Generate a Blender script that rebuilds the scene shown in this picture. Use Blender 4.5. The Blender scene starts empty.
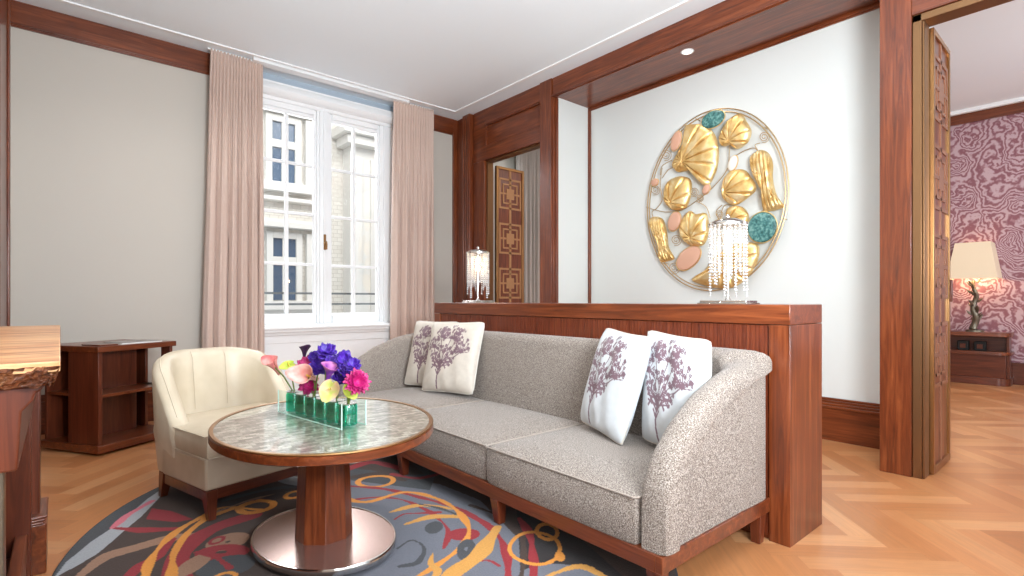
import bpy, bmesh, math, random
import numpy as np
from mathutils import Vector, Matrix
random.seed(7)
S = bpy.context.scene
COL = S.collection
PI = math.pi
# ------------------------------------------------------------------ camera
H = 1.15; FPX = 524.44; YH = 300.4; ANG = math.radians(49.258)
FX, FY = math.cos(ANG), math.sin(ANG)
RX, RY = math.sin(ANG), -math.cos(ANG)
def ray(px, py):
    u = (px-512)/FPX
    return (FX+u*RX, FY+u*RY, -(py-YH)/FPX)
def at_z(px, py, z=0.0):
    r = ray(px, py); t = (z-H)/r[2]; return (r[0]*t, r[1]*t)
def at_x(px, py, x):
    r = ray(px, py); t = x/r[0]; return (r[1]*t, H+r[2]*t)
def at_d(px, py, d):
    r = ray(px, py); return Vector((r[0]*d, r[1]*d, H+r[2]*d))
cd = bpy.data.cameras.new('camera'); cam = bpy.data.objects.new('camera', cd); COL.objects.link(cam)
cam.location = (0, 0, H); cam.rotation_euler = (PI/2, 0, ANG-PI/2)
cd.sensor_width = 36; cd.lens = FPX/1024*36; cd.shift_y = (YH-288)/1024; cd.clip_start = .05
S.camera = cam
# ------------------------------------------------------------------ materials
def lin(c):
    return tuple(((v/255)/12.92 if v/255 <= .04045 else ((v/255+.055)/1.055)**2.4) for v in c)+(1,)
def mat(name, c=None, rough=.5, metal=0.0, **kw):
    m = bpy.data.materials.new(name); m.use_nodes = True
    b = m.node_tree.nodes['Principled BSDF']
    if c: b.inputs['Base Color'].default_value = lin(c)
    b.inputs['Roughness'].default_value = rough; b.inputs['Metallic'].default_value = metal
    for k, v in kw.items(): b.inputs[k.replace('_', ' ')].default_value = v
    return m
def nd(m, t, **kw):
    n = m.node_tree.nodes.new(t)
    for k, v in kw.items(): setattr(n, k, v)
    return n
def lk(m, a, b): m.node_tree.links.new(a, b)
def coords(m, scale=(1, 1, 1), kind='Object', rot=(0, 0, 0)):
    t = nd(m, 'ShaderNodeTexCoord'); mp = nd(m, 'ShaderNodeMapping')
    mp.inputs['Scale'].default_value = scale; mp.inputs['Rotation'].default_value = rot
    lk(m, t.outputs[kind], mp.inputs['Vector']); return mp.outputs['Vector']
def ramp(m, fac, stops):
    r = nd(m, 'ShaderNodeValToRGB'); e = r.color_ramp.elements
    while len(e) < len(stops): e.new(.5)
    for el, (p, c) in zip(e, stops): el.position = p; el.color = lin(c)
    lk(m, fac, r.inputs[0]); return r.outputs[0]
def noise(m, vec, scale, detail=3, dist=0, rough=.5):
    n = nd(m, 'ShaderNodeTexNoise'); n.inputs['Scale'].default_value = scale; n.inputs['Detail'].default_value = detail
    n.inputs['Distortion'].default_value = dist; n.inputs['Roughness'].default_value = rough
    lk(m, vec, n.inputs['Vector']); return n.outputs['Fac']
def base(m, out): lk(m, out, m.node_tree.nodes['Principled BSDF'].inputs['Base Color'])
def bump(m, h, strength=.2, dist=.002):
    b = nd(m, 'ShaderNodeBump'); b.inputs['Strength'].default_value = strength; b.inputs['Distance'].default_value = dist
    lk(m, h, b.inputs['Height']); lk(m, b.outputs[0], m.node_tree.nodes['Principled BSDF'].inputs['Normal'])
def wood(name, dark, mid, light, axis='z', rough=.3, k=1.0, rough_coat=.12, coat=.22):
    m = mat(name, mid, rough)
    s = {'x': (.9, 14, 14), 'y': (14, .9, 14), 'z': (14, 14, .9)}[axis]
    v = coords(m, tuple(a*k*1.3 for a in s))
    n = noise(m, v, 1.6, 6, 1.2, .6)
    base(m, ramp(m, n, [(.22, dark), (.5, mid), (.78, light)]))
    b = m.node_tree.nodes['Principled BSDF']
    b.inputs['Coat Weight'].default_value = coat; b.inputs['Coat Roughness'].default_value = rough_coat
    return m
MD, MM, ML = (64, 29, 14), (106, 49, 23), (144, 76, 40)
M = {}
for a in 'xyz': M['wood_'+a] = wood('mahogany_'+a, MD, MM, ML, a)
for a in 'xyz': M['dwood_'+a] = wood('dark_walnut_'+a, (60, 26, 15), (94, 43, 25), (122, 60, 36), a)
M['rib'] = wood('ribbed_veneer', (58, 24, 13), (102, 44, 23), (130, 64, 36), 'z', k=2.2)
def paint(name, c, r=.6):
    m = mat(name, c, r); v = coords(m); n = noise(m, v, 60, 3); bump(m, n, .05, .001); return m
M['wall'] = paint('grey_white_fabric_wall', (215, 217, 214))
M['wallb'] = paint('shaded_grey_wall', (192, 184, 174))  # darkened wall paint; the window wall's backlit shade is in its colour
M['ceil'] = paint('white_ceiling_paint', (238, 245, 250))
M['white'] = mat('white_lacquer', (242, 243, 244), .3)
M['cream'] = paint('cream_wall', (225, 218, 205))
M['brass'] = mat('aged_brass', (164, 124, 82), .32, 1.0)
M['brassd'] = mat('dull_bronze', (132, 98, 68), .4, .9)
M['wire'] = mat('bronze_wire', (186, 158, 118), .4, .8)
M['gold'] = mat('gold_leaf', (232, 200, 136), .42, .75)
_v = coords(M['gold']); _n = noise(M['gold'], _v, 9, 4, .6)
base(M['gold'], ramp(M['gold'], _n, [(.3, (206, 164, 98)), (.5, (230, 196, 132)), (.7, (244, 226, 182))]))
M['inlay'] = mat('pale_gold_inlay', (170, 122, 80), .4, .2)
M['steel'] = mat('polished_steel', (215, 212, 208), .12, 1.0)
M['copper'] = mat('polished_rose_steel', (196, 166, 156), .24, .8)
M['black'] = mat('black_void', (14, 12, 11), .7)
M['glass'] = mat('clear_glass', (255, 255, 255), 0, 0, Transmission_Weight=1.0, IOR=1.45)
# thin window glass: mostly transparent with a sheen
def pane_mat(name, tint=(255, 255, 255), gl=.06):
    m = bpy.data.materials.new(name); m.use_nodes = True; nt = m.node_tree; nt.nodes.clear()
    o = nt.nodes.new('ShaderNodeOutputMaterial'); mx = nt.nodes.new('ShaderNodeMixShader')
    t = nt.nodes.new('ShaderNodeBsdfTransparent'); g = nt.nodes.new('ShaderNodeBsdfGlossy')
    t.inputs[0].default_value = lin(tint); g.inputs['Roughness'].default_value = .02; mx.inputs[0].default_value = gl
    nt.links.new(t.outputs[0], mx.inputs[1]); nt.links.new(g.outputs[0], mx.inputs[2]); nt.links.new(mx.outputs[0], o.inputs[0]); return m
M['pane'] = pane_mat('window_pane')
M['acrylic'] = pane_mat('clear_acrylic', (246, 252, 250), .05)
M['teal'] = pane_mat('teal_tinted_glass', (110, 240, 226), .14)
M['leather'] = mat('cream_leather', (204, 190, 166), .42)
_v = coords(M['leather']); _n = noise(M['leather'], _v, 120, 4); bump(M['leather'], _n, .25, .001)
_n2 = noise(M['leather'], _v, 5, 3); base(M['leather'], ramp(M['leather'], _n2, [(.3, (196, 181, 156)), (.7, (214, 200, 178))]))
def tweed(name, a, b, c, s=210):
    m = mat(name, b, .9); v = coords(m); n = noise(m, v, s, 2, 0, .6)
    base(m, ramp(m, n, [(.32, a), (.5, b), (.68, c)])); bump(m, n, .6, .003)
    m.node_tree.nodes['Principled BSDF'].inputs['Sheen Weight'].default_value = .15; return m
M['tweed'] = tweed('grey_brown_boucle', (64, 52, 44), (132, 119, 109), (186, 177, 168), 235)
M['curtain'] = tweed('blush_linen_curtain', (188, 162, 149), (206, 181, 168), (220, 198, 186), 300)
M['curtain2'] = tweed('pale_grey_linen_curtain', (196, 186, 178), (212, 204, 196), (224, 218, 210), 300)
M['piping'] = mat('pale_piping', (158, 146, 136), .8)
M['onyx'] = mat('honey_onyx', (196, 130, 74), .3)
_v = coords(M['onyx'], (.8, 7, 3)); _n = noise(M['onyx'], _v, 1.8, 5, .5, .6)
base(M['onyx'], ramp(M['onyx'], _n, [(.3, (140, 72, 36)), (.42, (204, 132, 78)), (.5, (232, 184, 132)), (.58, (168, 92, 48)), (.7, (226, 170, 116))]))
M['onyxr'] = mat('broken_onyx_edge', (150, 84, 44), .25)
_v = coords(M['onyxr'], (8, 8, 16)); _n = noise(M['onyxr'], _v, 2.5, 6, 1.5, .7)
base(M['onyxr'], ramp(M['onyxr'], _n, [(.3, (60, 28, 16)), (.5, (128, 70, 40)), (.7, (186, 130, 86))])); bump(M['onyxr'], _n, .9, .02)
M['pinkst'] = mat('pink_stone', (198, 152, 128), .5)
M['tealst'] = mat('teal_enamel_stone', (62, 112, 110), .4)
_v = coords(M['tealst'], (1, 1, 1)); _n = noise(M['tealst'], _v, 45, 4)
base(M['tealst'], ramp(M['tealst'], _n, [(.35, (36, 80, 78)), (.5, (66, 118, 116)), (.68, (120, 160, 152))]))
M['whitest'] = mat('white_pebble', (226, 220, 210), .4)
M['shade'] = mat('ivory_lampshade', (240, 220, 190), .8, 0)
M['silver'] = mat('antique_silver', (122, 114, 100), .4, .8)
M['bark'] = M['silver']
# crystal
m = bpy.data.materials.new('cut_crystal'); m.use_nodes = True; b = m.node_tree.nodes['Principled BSDF']
b.inputs['Base Color'].default_value = (.95, .95, .95, 1); b.inputs['Roughness'].default_value = .08
b.inputs['Transmission Weight'].default_value = .5; b.inputs['IOR'].default_value = 1.5; b.inputs['Specular IOR Level'].default_value = .9
b.inputs['Subsurface Weight'].default_value = .0
M['crystal'] = m
def emis(name, c, s):
    m = mat(name, c, .5); b = m.node_tree.nodes['Principled BSDF']
    b.inputs['Emission Color'].default_value = lin(c); b.inputs['Emission Strength'].default_value = s; return m
M['bulb'] = emis('warm_bulb', (255, 214, 160), 7)
M['spotglow'] = emis('downlight_glow', (255, 244, 225), 9)
# vertex colour material
def vcol(name, rough, fine=0, bstr=.3, sheen=0, amp=.12):
    m = mat(name, (255, 255, 255), rough); a = nd(m, 'ShaderNodeVertexColor', layer_name='Col')
    if fine:
        v = coords(m); n = noise(m, v, fine, 2); mx = nd(m, 'ShaderNodeMix', data_type='RGBA', blend_type='MULTIPLY')
        mx.inputs[0].default_value = 1
        r = nd(m, 'ShaderNodeMapRange'); r.inputs['To Min'].default_value = 1-amp*2; r.inputs['To Max'].default_value = 1+amp*2
        lk(m, n, r.inputs[0]); lk(m, a.outputs[0], mx.inputs[6]); lk(m, r.outputs[0], mx.inputs[7]); base(m, mx.outputs[2]); bump(m, n, bstr, .003)
    else: base(m, a.outputs[0])
    m.node_tree.nodes['Principled BSDF'].inputs['Sheen Weight'].default_value = sheen
    return m
M['rug'] = vcol('tufted_rug', .95, 160, .6, .1)
M['pillow'] = vcol('embroidered_silk', .5, 25, .3, 0, .05)
# floor planks: plank colour in vertex colours, grain from uv
m = mat('oak_herringbone', (190, 130, 85), .3); M['oak'] = m
a = nd(m, 'ShaderNodeVertexColor', layer_name='Col')
v = coords(m, (3, 40, 1), 'UV'); n = noise(m, v, 1.2, 6, .8, .6)
r = nd(m, 'ShaderNodeMapRange'); r.inputs['To Min'].default_value = .72; r.inputs['To Max'].default_value = 1.25; lk(m, n, r.inputs[0])
mx = nd(m, 'ShaderNodeMix', data_type='RGBA', blend_type='MULTIPLY'); mx.inputs[0].default_value = 1
lk(m, a.outputs[0], mx.inputs[6]); lk(m, r.outputs[0], mx.inputs[7]); base(m, mx.outputs[2])
r2 = nd(m, 'ShaderNodeMapRange'); r2.inputs['To Min'].default_value = .24; r2.inputs['To Max'].default_value = .42; lk(m, n, r2.inputs[0])
lk(m, r2.outputs[0], m.node_tree.nodes['Principled BSDF'].inputs['Roughness'])
# mosaic table top (shell pieces under glass)
m = mat('shell_mosaic', (205, 200, 186), .06); M['mosaic'] = m
v = coords(m, (1, 1, 1)); bk = nd(m, 'ShaderNodeTexBrick'); bk.inputs['Scale'].default_value = 18; bk.inputs['Mortar Size'].default_value = .012
bk.inputs['Brick Width'].default_value = .7; bk.inputs['Row Height'].default_value = .45; bk.inputs['Color1'].default_value = lin((200, 196, 183)); bk.inputs['Color2'].default_value = lin((118, 114, 100)); bk.inputs['Mortar'].default_value = lin((88, 82, 68))
lk(m, v, bk.inputs['Vector']); n = noise(m, v, 26, 5, 1.5, .7)
mx = nd(m, 'ShaderNodeMix', data_type='RGBA', blend_type='MULTIPLY'); mx.inputs[0].default_value = .8
lk(m, bk.outputs[0], mx.inputs[6]); lk(m, ramp(m, n, [(.3, (150, 148, 138)), (.6, (255, 255, 250))]), mx.inputs[7]); base(m, mx.outputs[2])
m.node_tree.nodes['Principled BSDF'].inputs['Coat Weight'].default_value = 1; m.node_tree.nodes['Principled BSDF'].inputs['Coat Roughness'].default_value = .02
m.node_tree.nodes['Principled BSDF'].inputs['Roughness'].default_value = .3
# paisley wallpaper
m = mat('paisley_wallpaper', (190, 160, 160), .6); M['paper'] = m
v = coords(m, (1, 1, 1))
vo = nd(m, 'ShaderNodeTexVoronoi'); vo.inputs['Scale'].default_value = 2.1; vo.feature = 'SMOOTH_F1'
nz = nd(m, 'ShaderNodeTexNoise'); nz.inputs['Scale'].default_value = 3.2; nz.inputs['Detail'].default_value = 4; lk(m, v, nz.inputs['Vector'])
vm = nd(m, 'ShaderNodeVectorMath', operation='MULTIPLY_ADD'); vm.inputs[1].default_value = (.4, .4, .4)
lk(m, nz.outputs['Color'], vm.inputs[0]); lk(m, v, vm.inputs[2]); lk(m, vm.outputs[0], vo.inputs['Vector'])
mu = nd(m, 'ShaderNodeMath', operation='MULTIPLY'); mu.inputs[1].default_value = 105; lk(m, vo.outputs['Distance'], mu.inputs[0])
n3 = nd(m, 'ShaderNodeTexNoise'); n3.inputs['Scale'].default_value = 11; n3.inputs['Detail'].default_value = 2; lk(m, v, n3.inputs['Vector'])
ma = nd(m, 'ShaderNodeMath', operation='MULTIPLY_ADD'); ma.inputs[1].default_value = 9; lk(m, n3.outputs['Fac'], ma.inputs[0]); lk(m, mu.outputs[0], ma.inputs[2])
sn = nd(m, 'ShaderNodeMath', operation='SINE'); lk(m, ma.outputs[0], sn.inputs[0])
mr = nd(m, 'ShaderNodeMapRange'); mr.inputs['From Min'].default_value = -1; lk(m, sn.outputs[0], mr.inputs[0])
base(m, ramp(m, mr.outputs[0], [(.1, (134, 84, 94)), (.5, (160, 120, 128)), (.85, (188, 160, 166))]))
# facade
m = mat('cream_brick_facade', (232, 228, 220), .8); M['facade'] = m
v = coords(m, (1, 1, 1), 'Object', (PI/2, 0, 0)); bk = nd(m, 'ShaderNodeTexBrick'); bk.inputs['Scale'].default_value = 2.2
bk.inputs['Color1'].default_value = lin((222, 219, 212)); bk.inputs['Color2'].default_value = lin((210, 206, 198)); bk.inputs['Mortar'].default_value = lin((180, 175, 166)); bk.inputs['Mortar Size'].default_value = .012
lk(m, v, bk.inputs['Vector']); base(m, bk.outputs[0])
M['stucco'] = mat('white_stucco', (226, 224, 219), .8)
M['bluegl'] = mat('dark_blue_window_glass', (62, 88, 116), .15)
M['iron'] = mat('grey_iron', (90, 96, 98), .5)
# ------------------------------------------------------------------ mesh helpers
def B(): return bmesh.new()
def box(bm, x0, x1, y0, y1, z0, z1, mtx=None, mi=0):
    r = bmesh.ops.create_cube(bm, size=1)
    for v in r['verts']:
        v.co = Vector(((x0+x1)/2+v.co.x*(x1-x0), (y0+y1)/2+v.co.y*(y1-y0), (z0+z1)/2+v.co.z*(z1-z0)))
        if mtx: v.co = mtx @ v.co
    return r['verts']
def prism(bm, pts, axis, a, b):
    """extrude a 2-D outline; axis 'x': pts=(y,z); 'y': pts=(x,z); 'z': pts=(x,y)"""
    f = {'x': lambda p, t: (t, p[0], p[1]), 'y': lambda p, t: (p[0], t, p[1]), 'z': lambda p, t: (p[0], p[1], t)}[axis]
    A = [bm.verts.new(f(p, a)) for p in pts]; C = [bm.verts.new(f(p, b)) for p in pts]
    n = len(pts)
    bm.faces.new(A); bm.faces.new(C[::-1])
    for i in range(n): bm.faces.new((A[i], C[i], C[(i+1) % n], A[(i+1) % n]))
def tube(bm, pts, r, seg=8, closed=False):
    pts = [Vector(p) for p in pts]; n = len(pts); rings = []
    rr = r if isinstance(r, (list, tuple)) else [r]*n
    prev = None
    for i, p in enumerate(pts):
        if closed: t = pts[(i+1) % n]-pts[i-1]
        else: t = pts[min(i+1, n-1)]-pts[max(i-1, 0)]
        t.normalize()
        if prev is None:
            u = t.orthogonal().normalized()
        else:
            u = (prev-t*prev.dot(t)).normalized()
        prev = u; w = t.cross(u)
        rings.append([bm.verts.new(p+(u*math.cos(k*2*PI/seg)+w*math.sin(k*2*PI/seg))*rr[i]) for k in range(seg)])
    m_ = n if closed else n-1
    for i in range(m_):
        a, b = rings[i], rings[(i+1) % n]
        if closed and i == n-1:  # align twist
            best = min(range(seg), key=lambda s: (a[0].co-b[s].co).length); b = b[best:]+b[:best]
        for k in range(seg): bm.faces.new((a[k], a[(k+1) % seg], b[(k+1) % seg], b[k]))
    if not closed:
        bm.faces.new(rings[0][::-1]); bm.faces.new(rings[-1])
def lathe(bm, prof, seg=32, c=(0, 0, 0), sx=1, sy=1, rot=0):
    rings = []
    for r, z in prof:
        if r < 1e-6: rings.append([bm.verts.new((c[0], c[1], c[2]+z))])
        else:
            R_ = []
            for k in range(seg):
                a = k*2*PI/seg; x, y = r*sx*math.cos(a), r*sy*math.sin(a)
                R_.append(bm.verts.new((c[0]+x*math.cos(rot)-y*math.sin(rot), c[1]+x*math.sin(rot)+y*math.cos(rot), c[2]+z)))
            rings.append(R_)
    for a, b in zip(rings, rings[1:]):
        for k in range(seg):
            k2 = (k+1) % seg
            if len(a) == 1 and len(b) == 1: continue
            if len(a) == 1: bm.faces.new((a[0], b[k], b[k2]))
            elif len(b) == 1: bm.faces.new((a[k], a[k2], b[0]))
            else: bm.faces.new((a[k], a[k2], b[k2], b[k]))
    if len(rings[0]) > 1: bm.faces.new(rings[0][::-1])
    if len(rings[-1]) > 1: bm.faces.new(rings[-1])
def grid(bm, f, nu, nv, closeu=False):
    V = [[bm.verts.new(f(i/(nu if closeu else nu-1), j/(nv-1))) for j in range(nv)] for i in range(nu)]
    for i in range(nu if closeu else nu-1):
        for j in range(nv-1):
            a, b, c, d = V[i][j], V[(i+1) % nu][j], V[(i+1) % nu][j+1], V[i][j+1]
            bm.faces.new((a, b, c, d))
    return V
def obj(name, bm, m, parent=None, world=False, bevel=0, smooth=40, label=None, recalc=True, solid=0, sub=0):
    if recalc: bmesh.ops.recalc_face_normals(bm, faces=bm.faces)
    root = parent
    while root is not None and root.parent is not None: root = root.parent
    if world and root is not None:
        bm.transform(Matrix.LocRotScale(root.location, root.rotation_euler, None).inverted())
    me = bpy.data.meshes.new(name); bm.to_mesh(me); bm.free()
    for mm in (m if isinstance(m, (list, tuple)) else [m]): me.materials.append(mm)
    if smooth:
        me.polygons.foreach_set('use_smooth', [True]*len(me.polygons))
        me.set_sharp_from_angle(angle=math.radians(smooth))
    o = bpy.data.objects.new(name, me); COL.objects.link(o)
    if parent: o.parent = parent
    if solid:
        s = o.modifiers.new('s', 'SOLIDIFY'); s.thickness = solid; s.offset = 0
    if bevel:
        b = o.modifiers.new('b', 'BEVEL'); b.width = bevel; b.segments = 2; b.limit_method = 'ANGLE'; b.angle_limit = math.radians(40)
    if sub:
        s = o.modifiers.new('u', 'SUBSURF'); s.levels = sub; s.render_levels = sub
    if label: o['label'] = label
    return o
def tag(o, label, cat, group=None, kind=None):
    o['label'] = label; o['category'] = cat
    if group: o['group'] = group
    if kind: o['kind'] = kind
    return o
def thing(name, label, cat, loc=(0, 0, 0), rot=0, group=None):
    o = bpy.data.objects.new(name, None); COL.objects.link(o); o.location = loc; o.rotation_euler = (0, 0, rot)
    o.empty_display_size = .1
    return tag(o, label, cat, group)
def struct(name, bm, m, parent=None, **kw):
    o = obj(name, bm, m, parent, **kw)
    if not parent: o['kind'] = 'structure'
    return o
def sroot(name, loc=(0, 0, 0)):
    o = bpy.data.objects.new(name, None); COL.objects.link(o); o.location = loc; o['kind'] = 'structure'; return o
def copy_tree(o, parent=None):
    c = o.copy(); COL.objects.link(c); c.parent = parent
    for ch in list(o.children): copy_tree(ch, c)
    return c
def put(bm, fn):
    b2 = B(); fn(b2); me = bpy.data.meshes.new('t'); b2.to_mesh(me); b2.free(); bm.from_mesh(me); bpy.data.meshes.remove(me)
def setcol(o, cols):
    a = o.data.color_attributes.new('Col', 'FLOAT_COLOR', 'POINT'); a.data.foreach_set('color', np.asarray(cols, dtype=np.float32).ravel())
# ================================================================== SETTING
YW = 6.05; XP = 4.20; XN = 4.82; ZC = 3.65; XL = -0.335; XB = 9.9; ZB = 3.88
# floor: herringbone planks at 45 degrees
def make_floor():
    W, L = .115, .69; n = int(L/W)
    verts, faces, cols, uvs = [], [], [], []
    c45 = math.sqrt(.5)
    pal = [(192, 130, 84), (184, 121, 76), (198, 139, 93), (178, 116, 72), (188, 126, 80), (204, 147, 101)]
    def quad(a0, b0, a1, b1, horiz):
        pts = [(a0, b0), (a1, b0), (a1, b1), (a0, b1)]
        P = [((a-b)*c45+3.0, (a+b)*c45-1.0) for a, b in pts]
        cx = sum(p[0] for p in P)/4; cy = sum(p[1] for p in P)/4
        if not (-1.6 < cx < 10.6 and -2.8 < cy < 7.0): return
        i = len(verts); g = .0008
        verts.extend((p[0]+(cx-p[0])*g, p[1]+(cy-p[1])*g, 0) for p in P); faces.append((i, i+1, i+2, i+3))
        c = lin(random.choice(pal)); f = random.uniform(.93, 1.04); cols.extend([(c[0]*f, c[1]*f, c[2]*f, 1)]*4)
        ox, oy = random.random()*20, random.random()*20
        if horiz: uvs.extend([(ox+a-a0, oy+b-b0) for a, b in pts])
        else: uvs.extend([(ox+b-b0, oy+a-a0) for a, b in pts])
    N = 140
    for i in range(-N, N):
        for j in range(-30, 30):
            x0 = i*W+j*2*L; y0 = i*W
            quad(x0, y0, x0+L, y0+W, True)
            quad(x0+L, y0-L+W, x0+L+W, y0+W, False)
    me = bpy.data.meshes.new('floor'); me.from_pydata(verts, [], faces); me.materials.append(M['oak'])
    uv = me.uv_layers.new(name='UVMap'); uv.data.foreach_set('uv', np.array(uvs, dtype=np.float32).ravel())
    o = bpy.data.objects.new('floor', me); COL.objects.link(o); setcol(o, cols); o['kind'] = 'structure'
    bm = B(); box(bm, -1.2, 10.3, -2.5, 6.6, -.2, -.004)
    obj('floor_slab', bm, M['dwood_x'], o)
make_floor()
# ceilings
bm = B(); box(bm, -1.0, XP+.02, -2.2, YW+.1, ZC, ZC+.12); ce = struct('ceiling', bm, M['ceil'])
bm = B()
box(bm, -.33, 3.98, 5.735, 5.765, ZC-.012, ZC); box(bm, 3.95, 3.98, -2.2, 5.74, ZC-.012, ZC)
obj('ceiling_bead', bm, M['white'], ce)
bm = B(); box(bm, XN+.02, XB+.1, -2.6, YW+.1, ZB, ZB+.1); struct('ceiling_bedroom', bm, M['ceil'])
# window wall (back)
WX0, WX1 = 1.50, 3.30
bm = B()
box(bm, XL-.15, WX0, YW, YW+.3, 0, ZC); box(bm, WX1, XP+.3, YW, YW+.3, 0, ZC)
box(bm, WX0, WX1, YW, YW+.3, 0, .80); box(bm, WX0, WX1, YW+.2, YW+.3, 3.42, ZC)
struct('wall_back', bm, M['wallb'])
bm = B(); box(bm, XP+.15, XB+.1, YW+.001, YW+.2, 0, ZB); struct('wall_bedroom_back', bm, M['cream'])
# left wall
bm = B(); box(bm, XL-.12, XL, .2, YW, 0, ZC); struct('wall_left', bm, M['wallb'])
bm = B(); box(bm, XL, XL+.03, 4.9, 5.62, 0, ZC-.02); box(bm, XL+.03, XL+.045, 5.5, 5.6, 0, ZC-.02)
struct('trim_1', bm, M['wood_z'], bevel=.004)
# wood frieze on the window wall
def rail(bm, x0, x1, y):
    box(bm, x0, x1, y-.035, y, 3.47, ZC)
    for k, (d, z0, z1) in enumerate(((.045, 3.458, 3.475), (.03, 3.448, 3.459), (.02, 3.438, 3.449))): box(bm, x0, x1, y-d, y, z0, z1)
bm = B(); rail(bm, XL, WX0-.25, YW); struct('trim_2', bm, M['wood_x'])
bm = B(); rail(bm, 3.45, 4.12, YW); struct('trim_3', bm, M['wood_x'])
# baseboards window wall
bm = B(); box(bm, XL, WX0, YW-.03, YW, 0, .27); box(bm, XL, WX0, YW-.045, YW, .25, .28); box(bm, XL, WX0, YW-.02, YW, .28, .34)
box(bm, WX1, 4.11, YW-.03, YW, 0, .28); box(bm, WX1, 4.11, YW-.045, YW, .25, .28); box(bm, WX0, WX1, YW-.09, YW-.06, 0, .1)
struct('baseboard_back', bm, M['wood_x'], bevel=.003)
bm = B(); box(bm, XL, XL+.03, 3.4, 4.9, 0, .3); struct('baseboard_left', bm, M['wood_y'], bevel=.003)
# window surround: shadow-coloured recess box, cornice above the frame, sill, apron
w1 = sroot('window_1', (2.385, YW, .83))
bm = B()
prism(bm, [(YW+.10, 3.54), (YW-.03, 3.54), (YW-.03, 3.52), (YW-.05, 3.50), (YW-.06, 3.45), (YW-.04, 3.42), (YW, 3.40), (YW+.10, 3.40)], 'x', WX0, WX1)
box(bm, 1.5, 3.3, 5.79, 5.90, ZC-.035, ZC-.001)
obj('head_cornice', bm, M['white'], w1, world=True)
bm = B(); box(bm, WX0+.01, WX1-.01, YW+.09, YW+.19, 3.54, ZC-.002); obj('gap_shade_box', bm, mat('grey_blue_shade', (176, 188, 200), .6), w1, world=True)  # added box; the shadow of the gap is put into its grey-blue
bm = B(); box(bm, WX0-.1, WX1+.1, YW-.16, YW+.06, .835, .86); box(bm, WX0-.08, WX1+.08, YW-.13, YW, .80, .835); box(bm, WX0-.06, WX1+.06, YW-.09, YW, .765, .80)
obj('window_sill', bm, M['white'], w1, world=True, bevel=.006)
bm = B(); box(bm, WX0-.02, WX1+.02, YW-.06, YW, .0, .765)
box(bm, WX0-.02, WX1+.02, YW-.07, YW-.06, .68, .765); box(bm, WX0-.02, WX1+.02, YW-.07, YW-.06, .1, .16)
for xx in (WX0-.02, 2.36, WX1-.06): box(bm, xx, xx+.08, YW-.07, YW-.06, .16, .68)
obj('apron_panel', bm, M['white'], w1, world=True, bevel=.003)
bm = B()
yg = 6.12
box(bm, WX0, 1.575, yg-.03, yg+.12, .885, 3.36); box(bm, 3.105, WX1, yg-.03, yg+.12, .885, 3.36)
box(bm, WX0, WX1, yg-.03, yg+.12, 3.36, 3.42); box(bm, WX0, WX1, yg-.03, yg+.12, .84, .885)
box(bm, 2.29, 2.39, yg-.035, yg+.10, .885, 3.36)
box(bm, 2.325, 2.355, yg-.055, yg-.035, .885, 3.36)
obj('window_frame', bm, M['white'], w1, world=True, bevel=.008)
GZ = [1.0, 1.563, 2.144, 2.711, 3.26]
for gi, (a, b_) in enumerate(((1.653, 2.234), (2.447, 3.027))):
    so, si = (1.575, 2.29) if gi == 0 else (2.39, 3.105)
    bm = B()
    for x0, x1, y0 in ((so, a-.03, yg-.015), (a-.03, a, yg+.008), (b_, b_+.03, yg+.008), (b_+.03, si, yg-.015)):
        box(bm, x0, x1, y0, yg+.06, .885, 3.36)
    box(bm, a, b_, yg-.015, yg+.06, .885, .965); box(bm, a, b_, yg+.008, yg+.06, .965, 1.0)
    box(bm, a, b_, yg-.015, yg+.06, 3.30, 3.36); box(bm, a, b_, yg+.008, yg+.06, 3.26, 3.30)
    mid = (a+b_)/2-.01
    box(bm, mid-.02, mid+.02, yg+.012, yg+.05, 1.0, 3.26)
    for z in GZ[1:4]: box(bm, a+.001, b_-.001, yg+.016, yg+.047, z-.017, z+.017)
    sa = obj('sash', bm, M['white'], w1, world=True, bevel=.004)
    bm = B(); box(bm, a-.01, b_+.01, yg+.032, yg+.038, .99, 3.27); obj('pane', bm, M['pane'], sa, world=True)
bm = B()
lathe(bm, [(0, 0), (.016, 0), (.016, .012), (.008, .016), (0, .016)], 12)
bm.transform(Matrix.Translation((2.34, yg-.056, 1.82)) @ Matrix.Rotation(PI/2, 4, 'X'))
box(bm, 2.326, 2.354, yg-.06, yg-.054, 1.74, 1.92)
tube(bm, [(2.34, yg-.07, 1.83), (2.34, yg-.105, 1.83), (2.34, yg-.115, 1.80), (2.34, yg-.11, 1.74)], .009)
obj('window_handle', bm, M['brass'], w1, world=True, label='brass window handle')
# right side: niche + panelled bay
bm = B()
box(bm, XN, XN+.1, .96, 4.25, 0, ZB)                       # niche back
box(bm, XP+.02, XN, 4.17, 4.27, 0, ZB)                     # niche left cheek
box(bm, XP+.06, XN, .90, 1.03, 0, ZB)                      # niche right cheek
box(bm, XP+.07, XP+.15, 4.27, 4.34, 0, ZB)
box(bm, XP+.07, XP+.15, 4.34, 5.45, 3.02, ZB); box(bm, XP+.1, XP+.15, 5.45, YW, 0, ZB)
box(bm, XP+.05, XP+.15, -2.6, .90, 3.05, ZB); box(bm, XP+.03, XN+.1, 1.0, 4.2, ZC+.13, ZC+.2)
struct('wall_right', bm, M['wall'])
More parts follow.
